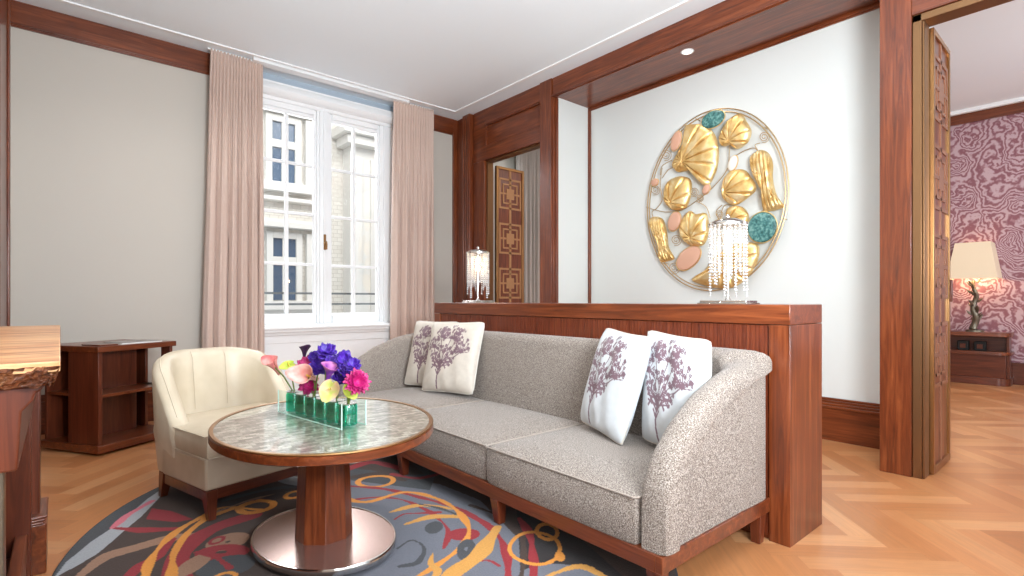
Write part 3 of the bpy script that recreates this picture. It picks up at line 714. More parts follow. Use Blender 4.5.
# ================================================================== RUG
def make_rug():
    C = np.array((1.25, 2.56)); R_ = 1.60; EA, EB = 1.30, 1.60; N = 600
    g = np.linspace(-R_, R_, N); X, Y = np.meshgrid(g, g, indexing='ij'); X = X+C[0]; Y = Y+C[1]
    px_ = {}
    pal = dict(br=(62, 43, 34), sl=(104, 106, 116), dk=(62, 64, 68), tan=(150, 112, 88), org=(216, 140, 50), red=(144, 26, 36), pk=(206, 108, 122), lg=(158, 160, 164), gold=(204, 146, 66), black=(34, 26, 26))
    col = np.zeros((N, N, 3)); col[:] = lin(pal['br'])[:3]
    wob = .012*np.sin(X*23+Y*11)+.01*np.sin(Y*31-X*17)
    def W(pts): return [at_z(p[0], p[1], .015) for p in pts]
    def setc(m, c): col[m] = lin(pal[c])[:3]
    def stroke(pts, w, c, world=False, taper=False):
        P = pts if world else W(pts)
        # smooth with catmull-rom
        Q = []
        E_ = [P[0]]+list(P)+[P[-1]]
        for i in range(1, len(E_)-2):
            p0, p1, p2, p3 = [np.array(E_[k]) for k in (i-1, i, i+1, i+2)]
            for t in np.linspace(0, 1, 7)[:-1]: Q.append(.5*((2*p1)+(-p0+p2)*t+(2*p0-5*p1+4*p2-p3)*t*t+(-p0+3*p1-3*p2+p3)*t**3))
        Q.append(np.array(E_[-2])); m = np.zeros((N, N), bool); n = len(Q)
        for i in range(n-1):
            a, b = Q[i], Q[i+1]; d = b-a; L = d@d+1e-9; k = np.clip(((X-a[0])*d[0]+(Y-a[1])*d[1])/L, 0, 1)
            ww = w*(.35+.65*math.sin(PI*(i+.5)/n)) if taper else w
            m |= np.hypot(X-a[0]-k*d[0], Y-a[1]-k*d[1])+wob*.35 < ww/2
        setc(m, c)
    def poly(pts, c, world=False):
        P = np.array(pts if world else W(pts)); m = np.zeros((N, N), bool); j = len(P)-1
        for i in range(len(P)):
            xi, yi = P[i]; xj, yj = P[j]
            m ^= ((yi > Y) != (yj > Y)) & (X < (xj-xi)*(Y-yi)/(yj-yi+1e-12)+xi); j = i
        setc(m, c)
    def ell(px, py, rx, ry, c, hole=0, hc=None):
        c0 = at_z(px, py, .015); a = at_z(px+rx, py, .015); b = at_z(px, py-ry, .015)
        ra = math.dist(c0, a); rb = math.dist(c0, b)
        u = (X-c0[0])*RX+(Y-c0[1])*RY; v = (X-c0[0])*FX+(Y-c0[1])*FY
        e = (u/ra)**2+(v/rb)**2+wob*3; setc((e < 1) & (e > hole*hole), c)
        if hc: setc(e < hole*hole, hc)
    ang = np.arctan2(Y-C[1], X-C[0]); rad = np.hypot(X-C[0], Y-C[1])
    # large soft areas
    poly([(340, 470), (400, 478), (440, 484), (480, 500), (520, 540), (520, 640), (330, 640), (330, 560)], 'sl')
    poly([(395, 440), (440, 462), (430, 490), (350, 480), (340, 450)], 'dk')
    poly([(516, 500), (560, 520), (650, 600), (560, 620), (520, 560)], 'black')
    ell(560, 590, 60, 26, 'sl')
    poly([(20, 600), (30, 560), (70, 530), (110, 505), (150, 480), (175, 470), (172, 487), (163, 490), (159, 498), (141.6, 516), (126, 529), (116, 538), (98, 553), (78, 565), (59, 575), (44, 592)], 'dk')
    poly([(50, 583), (66, 562), (91, 541.6), (116, 525), (147, 499), (166, 486), (163, 490), (159, 498), (141.6, 516), (126, 529), (116, 538), (98, 553), (78, 565), (59, 575)], 'lg')
    stroke([(112, 528), (126, 516), (138, 509), (152, 501)], .045, 'pk', taper=True)
    # tan bands, crimson, orange sweeps on the left
    stroke([(78, 578), (104, 557), (140, 546), (172, 538), (200, 534)], .085, 'tan', taper=True)
    stroke([(116, 528), (146, 530), (178, 528)], .05, 'red', taper=True)
    poly([(152, 508), (172, 511), (193, 519), (176, 522), (146, 519)], 'red')
    stroke([(120, 585), (140, 566), (158, 556), (170, 540)], .05, 'red')
    stroke([(253, 515), (218, 526), (192, 541), (177, 562), (182, 590)], .10, 'red')
    ell(228, 541, 19, 8, 'tan'); ell(222, 552, 26, 7, 'red'); ell(226, 566, 27, 10, 'dk'); ell(194, 564, 12, 10, 'tan'); ell(217, 540, 7, 4, 'red', .55, 'tan')
    ell(222, 580, 14, 8, 'org', .7)
    stroke([(262, 510), (225, 507), (205, 515), (177, 531), (154, 554), (144, 580)], .034, 'org', taper=False)
    stroke([(260, 500), (222, 512), (205, 519), (185, 536), (174.6, 552), (171, 582)], .034, 'org')
    stroke([(196, 552), (214, 556), (230, 568)], .03, 'red')
    stroke([(215, 512), (250, 500), (285, 492), (320, 489)], .016, 'tan'); stroke([(225, 500), (270, 489), (330, 484)], .05, 'dk')
    ell(256, 506.5, 19, 6.5, 'org', .62); ell(294, 494.5, 10, 4, 'org', .55)
    stroke([(262, 470), (285, 478), (312, 484)], .12, 'lg'); stroke([(280, 468), (300, 474), (330, 473)], .04, 'pk')
    # right of the table
    poly([(350, 440), (410, 462), (425, 474), (392, 476), (372, 470), (350, 468)], 'br')
    stroke([(345, 478), (380, 474), (404, 480)], .09, 'br', taper=True)
    stroke([(352, 500), (378, 497), (404, 500), (430, 512), (448, 530), (444, 548)], .022, 'red')
    stroke([(398, 548), (412, 540), (424, 548), (418, 562), (400, 566)], .02, 'dk')
    stroke([(470, 505), (500, 516), (520, 532), (524, 560), (516, 592)], .03, 'br')
    stroke([(455, 580), (470, 566), (486, 560), (500, 566)], .025, 'red', taper=True)
    stroke([(345, 470), (372, 462), (400, 468)], .07, 'red'); stroke([(392, 474), (420, 478), (450, 470)], .04, 'red')
    ell(376, 481, 20, 6, 'org', .72)
    stroke([(350, 486), (385, 489), (419, 497), (460, 509), (494, 531), (507, 556), (508, 590)], .036, 'red')
    stroke([(390, 512), (420, 505), (454, 509)], .04, 'gold', taper=True); stroke([(405, 524), (430, 517), (462, 516)], .05, 'gold', taper=True)
    stroke([(420, 504), (440, 508), (456, 514)], .02, 'dk'); ell(434, 527, 9, 6, 'dk'); ell(464, 534, 16, 6, 'red')
    stroke([(395, 519), (404, 514), (420, 513), (440, 512)], .018, 'red')
    stroke([(340, 496), (365, 502), (407, 492), (447, 503), (468, 525), (463, 544), (441, 562), (412, 580)], .032, 'org')
    stroke([(433, 553), (431, 563), (437, 572), (420, 590)], .03, 'gold', taper=True); ell(466, 549, 9, 10, 'dk')
    stroke([(498, 527), (489, 541), (478, 556), (455, 572), (440, 586)], .085, 'gold', taper=True)
    stroke([(519, 518), (530, 535), (533, 560), (533, 592)], .038, 'red')
    ell(535, 547, 27, 16, 'org', .84); ell(547, 531, 12, 9, 'org', .66); ell(560, 556, 5, 5, 'org')
    stroke([(548, 576), (580, 566), (610, 580), (640, 600)], .03, 'gold')
    z = np.full((N, N), .014); keep = ((X-C[0])/EA)**2+((Y-C[1])/EB)**2 < 1
    idx = -np.ones((N, N), int); 
    quadk = keep[:-1, :-1] & keep[1:, :-1] & keep[1:, 1:] & keep[:-1, 1:]
    used = np.zeros((N, N), bool); used[:-1, :-1] |= quadk; used[1:, :-1] |= quadk; used[1:, 1:] |= quadk; used[:-1, 1:] |= quadk
    idx[used] = np.arange(used.sum())
    V = np.stack([X[used]-C[0], Y[used]-C[1], z[used]], 1); cc = np.ones((len(V), 4)); cc[:, :3] = col[used]
    I, J = np.nonzero(quadk); F_ = np.stack([idx[I, J], idx[I+1, J], idx[I+1, J+1], idx[I, J+1]], 1)
    r = thing('area_rug', 'large rounded dark rug with orange, crimson and slate swirls under the seating', 'rug', (C[0], C[1], 0))
    me = bpy.data.meshes.new('rug_pile'); me.from_pydata(V.tolist(), [], F_.tolist()); me.materials.append(M['rug'])
    o = bpy.data.objects.new('rug_pile', me); COL.objects.link(o); o.parent = r; setcol(o, cc)
    bm = B(); lathe(bm, [(.985, .001), (1.002, .002), (1.004, .008), (1.001, .0135), (.99, .0138)], 160, (0, 0, 0), EA, EB); obj('rug_edge', bm, M['rugedge'], r)
M['rugedge'] = mat('rug_binding', (62, 60, 62), .95)
make_rug()
# ================================================================== COFFEE TABLE
tc = (.954, 2.461); bc = (.933, 2.425)
tb = thing('coffee_table', 'round pedestal coffee table with shell mosaic top and steel base', 'table', (tc[0], tc[1], .014))
ra, rb_ = .61, .483
rot = 1.415; brot = 1.683
bm = B(); lathe(bm, [(0, .55), (.965, .55), (.965, .583), (0, .583)], 96, (tc[0], tc[1], 0), ra, rb_, rot); obj('table_top', bm, M['mosaic'], tb, world=True)
bm = B()
def ring(bm, prof, c, sx, sy, rot, seg=96):
    Rn = []
    for k in range(seg):
        a = k*2*PI/seg; L = []
        for r_, z in prof:
            x, y = r_*sx*math.cos(a), r_*sy*math.sin(a); L.append(bm.verts.new((c[0]+x*math.cos(rot)-y*math.sin(rot), c[1]+x*math.sin(rot)+y*math.cos(rot), z)))
        Rn.append(L)
    m_ = len(prof)
    for k in range(seg):
        a, b = Rn[k], Rn[(k+1) % seg]
        for q in range(m_): bm.faces.new((a[q], a[(q+1) % m_], b[(q+1) % m_], b[q]))
ring(bm, [(.93, .540), (.985, .540), (1.0, .546), (1.0, .576), (.99, .580), (.965, .580), (.93, .55)], tc, ra, rb_, rot); obj('table_rim', bm, M['wood_x'], tb, world=True)
bm = B(); ring(bm, [(.962, .579), (.996, .579), (1.001, .583), (.995, .587), (.962, .586)], tc, ra, rb_, rot); obj('brass_edge', bm, M['brass'], tb, world=True)
bm = B(); lathe(bm, [(.0, .06), (.128, .06), (.108, .53), (.2, .541), (0, .541)], 8, (bc[0], bc[1], 0), 1, 1, ANG+PI/8); obj('pedestal', bm, M['wood_z'], tb, world=True, bevel=.003, smooth=20)
bm = B(); lathe(bm, [(0, .045), (.975, .045), (.985, .062), (0, .062)], 80, (bc[0], bc[1], 0), .388, .295, brot); obj('base_disc', bm, M['copper'], tb, world=True)
bm = B(); ring(bm, [(.97, .036), (.995, .036), (1.0, .045), (1.0, .060), (.99, .066), (.975, .066), (.97, .05)], bc, .388, .295, brot, 80); obj('base_rim', bm, M['steel'], tb, world=True)
bm = B(); lathe(bm, [(0, .016), (.80, .016), (.86, .024), (.93, .044), (0, .044)], 48, (bc[0], bc[1], 0), .388, .295, brot); obj('base_plinth', bm, M['dwood_x'], tb, world=True)
# ================================================================== ARMCHAIR
ca = math.radians(13.5)
ch = thing('slipper_chair', 'armless cream leather slipper chair with a curved back and dark wood base', 'chair', (.553, 3.035, 0), ca)
CW, CD = .74, .83
def boxr(bm, x0, x1, y0, y1, z0, z1): box(bm, x0, x1, y0, y1, z0, z1)
bm = B(); prism(bm, [(.012, .012), (CW-.012, .012), (CW-.002, CD*.6), (CW-.14, CD-.02), (.14, CD-.02), (.002, CD*.6)], 'z', .17, .338)
o = obj('chair_body', bm, M['leather'], ch, bevel=.012)
bm = B(); cushion(bm, .006, CW-.006, -.012, .66, .338, .455, crown=.02); o = obj('seat_cushion', bm, M['leather'], ch, smooth=50)
bm = B(); piping(bm, .004, CW-.004, -.012, .60, .454, .004); piping(bm, .004, CW-.004, -.012, .60, .341, .003); obj('seat_piping', bm, M['leather'], o)
def chh(y):
    P = [(.30, .44), (.38, .47), (.44, .54), (.50, .61), (.56, .68), (.62, .745), (.70, .80), (.80, .832), (1, .836)]
    for (a, b), (c, d) in zip(P, P[1:]):
        if y <= c: return b+(d-b)*max(0, y-a)/(c-a)
    return .836
bm = B(); rings = []; r = .22; th = .10; sl = []
for k in range(10): sl.append((th/2, .30+k*(CD-th/2-r-.30)/9, 1, 0))
for k in range(1, 12): a = k/11*PI/2; sl.append((th/2+r-r*math.cos(a), CD-th/2-r+r*math.sin(a), math.cos(a), -math.sin(a)))
n_ = len(sl)
for k in range(1, 12): sl.append((th/2+r+(CW-th-2*r)*k/12, CD-th/2, 0, -1))
for k in range(n_-1, -1, -1): x, y, a, b = sl[k]; sl.append((CW-x, y, -a, b))
for x, y, nx_, ny_ in sl:
    yy = y; h = chh(yy+.02); lean = max(0, (h-.45))*.14*(-ny_ if ny_ < 0 else 0); prof = []
    hw = th/2*(1 if yy > .34 else .75); R_ = .045
    flare = .02*(h > .5)
    prof += [(-hw+.015, .172, 0), (-hw, .34, 0), (-hw-flare*.5, h-R_, 1)]
    for k in range(1, 8): a = k/8*PI; prof.append((-math.cos(a)*hw-flare*.5, h-R_+math.sin(a)*R_, 1))
    prof += [(hw-flare*.5, h-R_, 1), (hw+.01, .45 if h > .5 else .40, 0), (hw+.03, .34, 0)]
    L = []
    for p, z, q in prof:
        ly = (z-.34)*.10*(-ny_) if z > .34 and ny_ < 0 else 0
        L.append(bm.verts.new((x+nx_*p, y+ny_*p+ly, z)))
    rings.append(L)
for a, b in zip(rings, rings[1:]):
    for k in range(len(a)-1): bm.faces.new((a[k], a[k+1], b[k+1], b[k]))
    bm.faces.new((a[-1], a[0], b[0], b[-1]))
bm.faces.new(rings[0]); bm.faces.new(rings[-1][::-1])
bk_ = obj('backrest', bm, M['leather'], ch, smooth=60)
for sx in (.27, .47):
    bm = B(); tube(bm, [(sx, CD-th/2-.052+.0, .47), (sx, CD-th/2-.040, .6), (sx, CD-th/2-.022, .72), (sx, CD-th/2-.018, .78), (sx, CD-th/2+.02, .826)], .0018, 6); obj('back_seam', bm, M['leather'], bk_)
bm = B(); tube(bm, [(x+nx_*(-.02), y+ny_*(-.02)+(chh(y+.02)-.34)*.1*max(0, -ny_), chh(y+.02)+.0005) for x, y, nx_, ny_ in sl[3:-3]], .003, 6); obj('back_piping', bm, M['leather'], bk_)
bm = B(); prism(bm, [(.02, .02), (CW-.02, .02), (CW-.01, CD*.6), (CW-.15, CD-.03), (.15, CD-.03), (.01, CD*.6)], 'z', .115, .171); obj('base_frame', bm, M['dwood_x'], ch, bevel=.004)
for lx, ly, dx, dy in ((.045, .045, .0, -.02), (CW-.045, .045, 0, -.02), (.05, CD-.26, -.01, .03), (CW-.05, CD-.26, .01, .03)):
    bm = B(); tleg(bm, lx, ly, .168, .062, .036, dx, dy, .016); obj('leg', bm, M['dwood_z'], ch, bevel=.003)
# ================================================================== BOOKCASE (pinwheel side table)
th_b = math.atan2(.52, .85); SB = .63
bs = thing('revolving_bookcase', 'low square mahogany bookcase with open shelves by the window wall', 'bookcase', (.21, 4.90, 0), th_b)
# local x along right face, y along left face
bm = B(); box(bm, 0, SB, 0, SB, .765, .808); obj('bookcase_top', bm, M['wood_x'], bs, bevel=.004)
bm = B(); box(bm, -.005, SB+.005, -.005, SB+.005, .02, .075); box(bm, .05, SB-.05, .05, SB-.05, 0, .02); obj('plinth', bm, M['wood_x'], bs, bevel=.004)
bm = B(); e = .025
box(bm, .015, .045, .02, .34, .075, .765)                     # panel on left face next to the corner
box(bm, .02+e, SB-.12, .30, .33, .075, .765)                  # back of the right opening
box(bm, SB-.045, SB-.02, .02, .12, .075, .765)
box(bm, .30, .33, .33, SB-.03, .075, .765); box(bm, .02, .30, SB-.045, SB-.02, .075, .765); box(bm, SB-.045, SB-.02, .30, SB-.03, .075, .765)
box(bm, .33, SB-.02, SB-.045, SB-.02, .075, .765)
obj('upright_panel', bm, M['dwood_z'], bs, bevel=.002)
bm = B(); box(bm, .045, SB-.045, .022, .30, .425, .447); box(bm, .022, .30, .34, SB-.045, .425, .447); box(bm, SB-.12, SB-.022, .12, .30, .425, .447); obj('shelf', bm, M['wood_x'], bs, bevel=.002)
bm = B()
mg = thing('magazine', 'closed magazine with a pale cover lying on the low bookcase', 'magazine', (.44, 5.20, .808), th_b-.05)
bm = B(); box(bm, -.15, .17, -.11, .11, .0, .012); obj('magazine_pages', bm, mat('magazine_paper', (226, 224, 220), .5), mg, bevel=.002)
bm = B(); box(bm, -.152, .172, -.112, .112, .012, .0145); obj('magazine_cover', bm, mat('magazine_cover', (150, 140, 136), .3), mg)
bm = B(); box(bm, -.23, -.10, -.115, .10, .0, .010); 
mg2 = thing('leather_folder', 'thin dark brown folder lying beside the magazine', 'folder', (.37, 5.16, .808), th_b-.05)
obj('folder_cover', bm, M['dwood_x'], mg2, bevel=.003)
# ================================================================== MANTEL
mt = thing('fireplace_mantel', 'wooden fireplace surround topped with a thick honey onyx slab', 'fireplace', (-.17, 2.3, 0))
bm = B(); box(bm, XL, .0, 1.345, 3.30, 1.012, 1.032); obj('mantel_shelf', bm, M['onyx'], mt, world=True, bevel=.002)
bm = B()
def rough(u, v):
    x = XL+u*(0-XL); z = 1.0-v*.035
    return (x-(v*.012), 1.345+.012*math.sin(u*40+v*6)+.006*math.sin(u*97)+v*.012, z)
# chiselled lower edge as a displaced strip with thickness
pts = []
V = grid(bm, lambda u, v: (XL+.0+(0-XL)*u-.01*v, 1.338+.008*math.sin(u*37+v*9)+.006*math.sin(u*91+v*20)+.02*v, 1.024-.040*v+.003*math.sin(u*60)*v), 60, 7)
V2 = grid(bm, lambda u, v: (-.002-.016*v+.004*math.sin(u*170+v*7), 1.338+u*1.95, 1.024-.040*v), 120, 7)
box(bm, XL, -.022, 1.365, 3.28, .984, .999)
obj('chiselled_edge', bm, M['onyxr'], mt, world=True, recalc=False)
bm = B()
prism(bm, [(XL, .983), (-.022, .983), (-.030, .972), (-.036, .970), (-.040, .965-.01), (-.056, .935), (-.058, .90), (-.062, .823), (XL, .823)], 'y', 1.38, 3.26)
box(bm, XL, -.089, 1.40, 1.58, 0, .823)
box(bm, XL, -.066, 3.0, 3.20, 0, .823)
box(bm, XL, -.09, 2.90, 3.0, 0, .823)
obj('mantel_body', bm, M['dwood_z'], mt, world=True, bevel=.004)
bm = B(); box(bm, XL, -.044, 2.96, 3.22, 0, .21)
for k in range(3): box(bm, XL+.0, -.046+.006*k-.006, 2.95, 3.23, .21+k*.012, .222+k*.012)
box(bm, -.14, -.10, 1.6, 3.02, .12, .2); box(bm, XL, -.105, 1.6, 3.02, 0, .12)
obj('plinth_block', bm, M['wood_y'], mt, world=True, bevel=.005)
bm = B(); box(bm, -.0888, -.0835, 1.395, 1.44, 0, .823); obj('steel_strip', bm, M['silver'], mt, world=True, label='pale metal strip')
bm = B(); box(bm, XL+.01, XL+.03, 1.6, 2.9, .12, .82); obj('firebox', bm, M['black'], mt, world=True)
# ================================================================== CRYSTAL LAMPS
def strand(n, s=.0165, r=.0072):
    bm = B()
    for k in range(n):
        m_ = Matrix.Translation((0, 0, -k*s)); rr = r*(.8 if k % 3 else 1.05)
        bmesh.ops.create_icosphere(bm, subdivisions=1, radius=rr, matrix=m_)
    me = bpy.data.meshes.new('crystal_strand'); bm.to_mesh(me); bm.free(); me.materials.append(M['crystal']); return me
strands = {n: strand(n) for n in (16, 18, 20, 22, 24)}
def crystal_lamp(loc):
    r = thing('crystal_lamp', 'x', 'lamp', loc)
    bm = B(); box(bm, -.075, .075, -.14, .14, 0, .008); box(bm, -.065, .065, -.13, .13, .008, .020); obj('lamp_base', bm, M['steel'], r, bevel=.002)
    bm = B(); tube(bm, [(0, 0, .02), (0, 0, .45)], .0055, 10); lathe(bm, [(0, .02), (.02, .02), (.012, .03), (.006, .04), (0, .04)], 16); obj('lamp_pole', bm, M['steel'], r)
    bm = B(); lathe(bm, [(.101, .425), (.101, .437), (.092, .444), (.06, .460), (.02, .467), (.0, .468)], 32); lathe(bm, [(0, .468), (.010, .470), (.012, .478), (.006, .486), (0, .49)], 12); obj('lamp_canopy', bm, M['steel'], r, smooth=50)
    bm = B(); 
    for zz in (.34, .27): lathe(bm, [(0, zz), (.014, zz+.006), (.021, zz+.03), (.014, zz+.052), (0, zz+.06)], 16, (0, 0, 0))
    bl = obj('lamp_bulb', bm, M['bulb'], r)
    rnd = random.Random(4)
    for k in range(22):
        a = k*2*PI/22; n = (24, 18, 22, 16, 20, 18)[k % 6]
        o = bpy.data.objects.new('crystal_strand', strands[n]); COL.objects.link(o); o.parent = r; o.location = (.094*math.cos(a), .094*math.sin(a), .425); o.rotation_euler = (0, 0, a)
    for k in range(12):
        a = (k+.5)*2*PI/12; n = (16, 18)[k % 2]
        o = bpy.data.objects.new('crystal_strand', strands[n]); COL.objects.link(o); o.parent = r; o.location = (.066*math.cos(a), .066*math.sin(a), .440); o.rotation_euler = (0, 0, a)
    return r
l1 = crystal_lamp((2.75, 1.394, cz)); l1['label'] = 'crystal bead table lamp in front of the round gold wall sculpture'; l1['group'] = 'crystal lamps on the console'
l2 = copy_tree(l1); l2.location = (2.75, 3.645, cz); l2['label'] = 'crystal bead table lamp at the far left end of the console'
# ================================================================== WALL SCULPTURE
XA = 4.74
art = thing('wall_sculpture', 'oval gold wire wall sculpture of leaves, shells and coloured stones', 'wall art', (XN-.005, 2.577, 2.11))
def pl(px, py): return at_x(px, py, XA)
bm = B()
for rr, dx in ((1.0, 0), (.965, .0)):
    tube(bm, [(XA+dx, 2.577+.715*rr*math.cos(k*2*PI/96), 2.11+.865*rr*math.sin(k*2*PI/96)) for k in range(96)], .0062, 8, closed=True)
for k in range(6):
    a = k*PI/3+.3; y, z = 2.577+.70*math.cos(a), 2.11+.85*math.sin(a); tube(bm, [(XA, y, z), (XN, y, z)], .005, 6)
obj('oval_hoop', bm, M['wire'], art, world=True)
def smoothpoly(P, n=8):
    Q = []; N = len(P)
    for i in range(N):
        p0, p1, p2, p3 = [np.array(P[(i+k) % N]) for k in (-1, 0, 1, 2)]
        for t_ in np.linspace(0, 1, n, endpoint=False): Q.append(.5*((2*p1)+(-p0+p2)*t_+(2*p0-5*p1+4*p2-p3)*t_*t_+(-p0+3*p1-3*p2+p3)*t_**3))
    return Q
def relief(name, outline, focus, ribs, depth, m, along=None, label=None, rd=.35):
    P = [pl(*p) for p in outline]; Q = smoothpoly(P, 12); f = pl(*focus); n = len(Q); NR = 16
    angs = [math.atan2(q[1]-f[1], q[0]-f[0]) for q in Q]
    cum = [0]
    for i in range(n): cum.append(cum[-1]+abs((angs[(i+1) % n]-angs[i]+PI) % (2*PI)-PI))
    bm = B(); rings_ = []
    for j in range(NR+1):
        s = j/NR; L = []
        for i, q in enumerate(Q):
            y, z = f[0]+(q[0]-f[0])*s, f[1]+(q[1]-f[1])*s
            if along:  # ribs running lengthwise
                d = along; c_ = (y-f[0])*d[1]-(z-f[1])*d[0]; rib = min(1, 2.6*abs(math.sin(c_*ribs)))
            else: rib = min(1, 2.6*abs(math.sin(cum[i]/cum[-1]*PI*ribs)))
            dome = (1-s**3.5)**.6*.8
            L.append((XA-.004-depth*dome*(.62+.38*rib*min(1, s*2.5))-.018*(rib)*dome, y, z))
        rings_.append(L)
    c = bm.verts.new(rings_[0][0]); prev = None
    vr = [[bm.verts.new(p) for p in L] for L in rings_[1:]]
    for i in range(n): bm.faces.new((c, vr[0][i], vr[0][(i+1) % n]))
    for a, b in zip(vr, vr[1:]):
        for i in range(n): bm.faces.new((a[i], b[i], b[(i+1) % n], a[(i+1) % n]))
    back = [bm.verts.new((XA+.012, v.co.y, v.co.z)) for v in vr[-1]]
    for i in range(n): bm.faces.new((vr[-1][i], back[i], back[(i+1) % n], vr[-1][(i+1) % n]))
    bm.faces.new(back[::-1])
    obj(name, bm, m, art, world=True, smooth=60, label=label)
relief('gold_shell', [(685, 126), (692, 124.3), (704, 125), (713, 132), (717, 141.7), (718.5, 154), (716.4, 169.4), (711, 181.6), (706, 187), (702, 180), (697, 172.5), (688, 170.5), (678, 172), (672.5, 166), (674.7, 159), (680, 150), (686, 138), (687.7, 131)], (684, 162), 15, .05, M['gold'])
relief('gold_leaf', [(722.5, 129), (729.8, 118.8), (741, 113.5), (746, 121), (751, 131), (747.5, 142), (737, 149), (731, 144.8), (722.5, 146), (719.4, 139)], (730, 142), 11, .045, M['gold'])
relief('gold_gourd', [(751, 156), (760, 150), (768, 153), (772.5, 163), (772.5, 179), (776.7, 195.8), (784, 206), (776, 210), (770, 211), (764, 211), (765.5, 202), (760, 187.5), (752.7, 173), (750, 162.5)], (764, 180), 95, .05, M['gold'], along=(-.12, -.99))
relief('gold_leaf', [(722.5, 191.7), (724.6, 179), (731, 171), (743, 169.5), (750, 176), (756, 187.5), (749.6, 196), (735, 205), (724.6, 200)], (726, 193), 11, .045, M['gold'])
relief('gold_leaf', [(727, 210), (733, 206), (742, 207), (748, 214), (747, 223), (738, 226), (728, 222)], (731, 220), 7, .035, M['gold'])
relief('gold_leaf', [(664, 196), (667, 183), (678, 176.5), (689.7, 179), (691, 192), (686, 207), (675, 210.5), (667, 205)], (672, 203), 9, .045, M['gold'])
relief('gold_leaf', [(680, 225.7), (684, 216), (690, 211), (696, 214), (706.5, 214), (708, 232), (702.8, 245), (690, 245), (681.5, 237)], (692, 238), 9, .045, M['gold'])
relief('gold_gourd', [(650, 219), (656, 216.5), (663, 220), (666.5, 232), (668.4, 247), (674, 258), (668, 261), (660.8, 262), (660.8, 255), (657, 241.5), (652, 230), (649.5, 224)], (660, 240), 120, .035, M['gold'], along=(-.25, -.97))
relief('gold_shell', [(692, 280), (704.7, 270.5), (716, 255.6), (735, 244), (755, 243), (759, 252), (755, 266), (745.8, 279), (730.8, 288), (712, 287)], (727, 262), 13, .045, M['gold'])
def stone(px, py, rx, ry, tilt, m, label, th=.022):
    c = pl(px, py); k = abs(pl(px+1, py)[0]-c[0]); kz = abs(pl(px, py+1)[1]-c[1])
    bm = B(); bmesh.ops.create_uvsphere(bm, u_segments=28, v_segments=14, radius=1)
    for v in bm.verts:
        a, b, d = v.co.x*rx, v.co.y*ry, v.co.z; d = math.copysign(abs(d)**.5, d)
        a, b = a*math.cos(tilt)-b*math.sin(tilt), a*math.sin(tilt)+b*math.cos(tilt)
        v.co = Vector((XA-.01-d*th, c[0]-a*k, c[1]+b*kz))
    s = obj('inset_stone', bm, m, art, world=True, label=label)
    bm = B(); P = []
    for q in range(32):
        t_ = q*PI/16; a, b = rx*1.04*math.cos(t_), ry*1.04*math.sin(t_); a, b = a*math.cos(tilt)-b*math.sin(tilt), a*math.sin(tilt)+b*math.cos(tilt); P.append((XA-.008, c[0]-a*k, c[1]+b*kz))
    tube(bm, P, .005, 6, closed=True); obj('stone_bezel', bm, M['gold'], s, world=True)
stone(713.5, 119.5, 11.5, 8.3, .1, M['tealst'], 'teal disc at the top'); stone(762.5, 227.5, 14.5, 15, 0, M['tealst'], 'large teal disc')
stone(676.8, 141.3, 5, 9.5, -.25, M['pinkst'], 'pink oval stone'); stone(675, 221.5, 6, 9.5, -.25, M['pinkst'], 'pink oval stone'); stone(689, 258.3, 14, 9, .75, M['pinkst'], 'large peach oval stone')
stone(733.5, 163.5, 4.3, 7.5, -.3, M['whitest'], 'white pebble'); stone(655.5, 182.5, 3.5, 3.5, 0, M['pinkst'], 'small pink stone'); stone(707, 189.5, 3.4, 5, -.5, M['pinkst'], 'small pink stone')
bm = B()
def wire(pts, r=.0042):
    P = [pl(*p) for p in pts]; Q = []; E_ = [P[0]]+P+[P[-1]]
    for i in range(1, len(E_)-2):
        p0, p1, p2, p3 = [np.array(E_[k]) for k in (i-1, i, i+1, i+2)]
        for t_ in np.linspace(0, 1, 6, endpoint=False): Q.append(.5*((2*p1)+(-p0+p2)*t_+(2*p0-5*p1+4*p2-p3)*t_*t_+(-p0+3*p1-3*p2+p3)*t_**3))
    Q.append(P[-1]); tube(bm, [(XA+.002, q[0], q[1]) for q in Q], r, 6)
def spiral(px, py, r, turns=2.3, tail=None):
    P = []
    for k in range(30): a = k/29*turns*2*PI; q = r*(k/29)**.8+.6; P.append((px+q*math.cos(a), py+q*math.sin(a)))
    wire(P+([tail] if tail else []), .0035)
wire([(646, 207), (655, 210), (667, 212), (682, 210), (696, 201), (710, 190), (722, 177), (729, 166), (737, 155), (752, 148), (758, 151)])
wire([(729, 166), (729, 155), (730, 145)]); wire([(660, 175), (662, 166), (672, 160)]); wire([(662, 178), (668, 170), (674, 167)]); wire([(655, 210), (662, 200), (660, 185), (662, 168)])
wire([(653, 218), (652, 212), (656, 209)]); wire([(696, 201), (706, 207), (710, 218)]); wire([(720, 222), (716, 212), (722, 205)]); wire([(758, 151), (755, 145), (760, 143)])
wire([(729, 260), (722, 240), (720, 224), (724, 206), (737, 206)]); wire([(686, 250), (690, 246), (693, 243)]); wire([(762, 212), (766, 206), (768, 205)])
for a in ((666, 155, 5), (655, 190, 4.5), (764, 137, 5), (676, 240, 5), (674, 268, 5.5), (694, 192, 4), (719, 214, 3.5), (700, 198, 3)): spiral(*a)
obj('wire_scrolls', bm, M['wire'], art, world=True)
# ================================================================== DOWNLIGHT
dl = thing('downlight', 'small round recessed spotlight glowing in the wooden soffit', 'ceiling light', (4.40, 2.62, 3.455))
bm = B(); ring(bm, [(.04, -.006), (.055, -.006), (.06, -.001), (.04, -.001)], (0, 0), 1, 1, 0, 32); obj('light_trim', bm, M['white'], dl)
bm = B(); lathe(bm, [(0, -.003), (.04, -.003), (.04, -.001), (0, -.001)], 24); obj('light_lens', bm, M['spotglow'], dl)
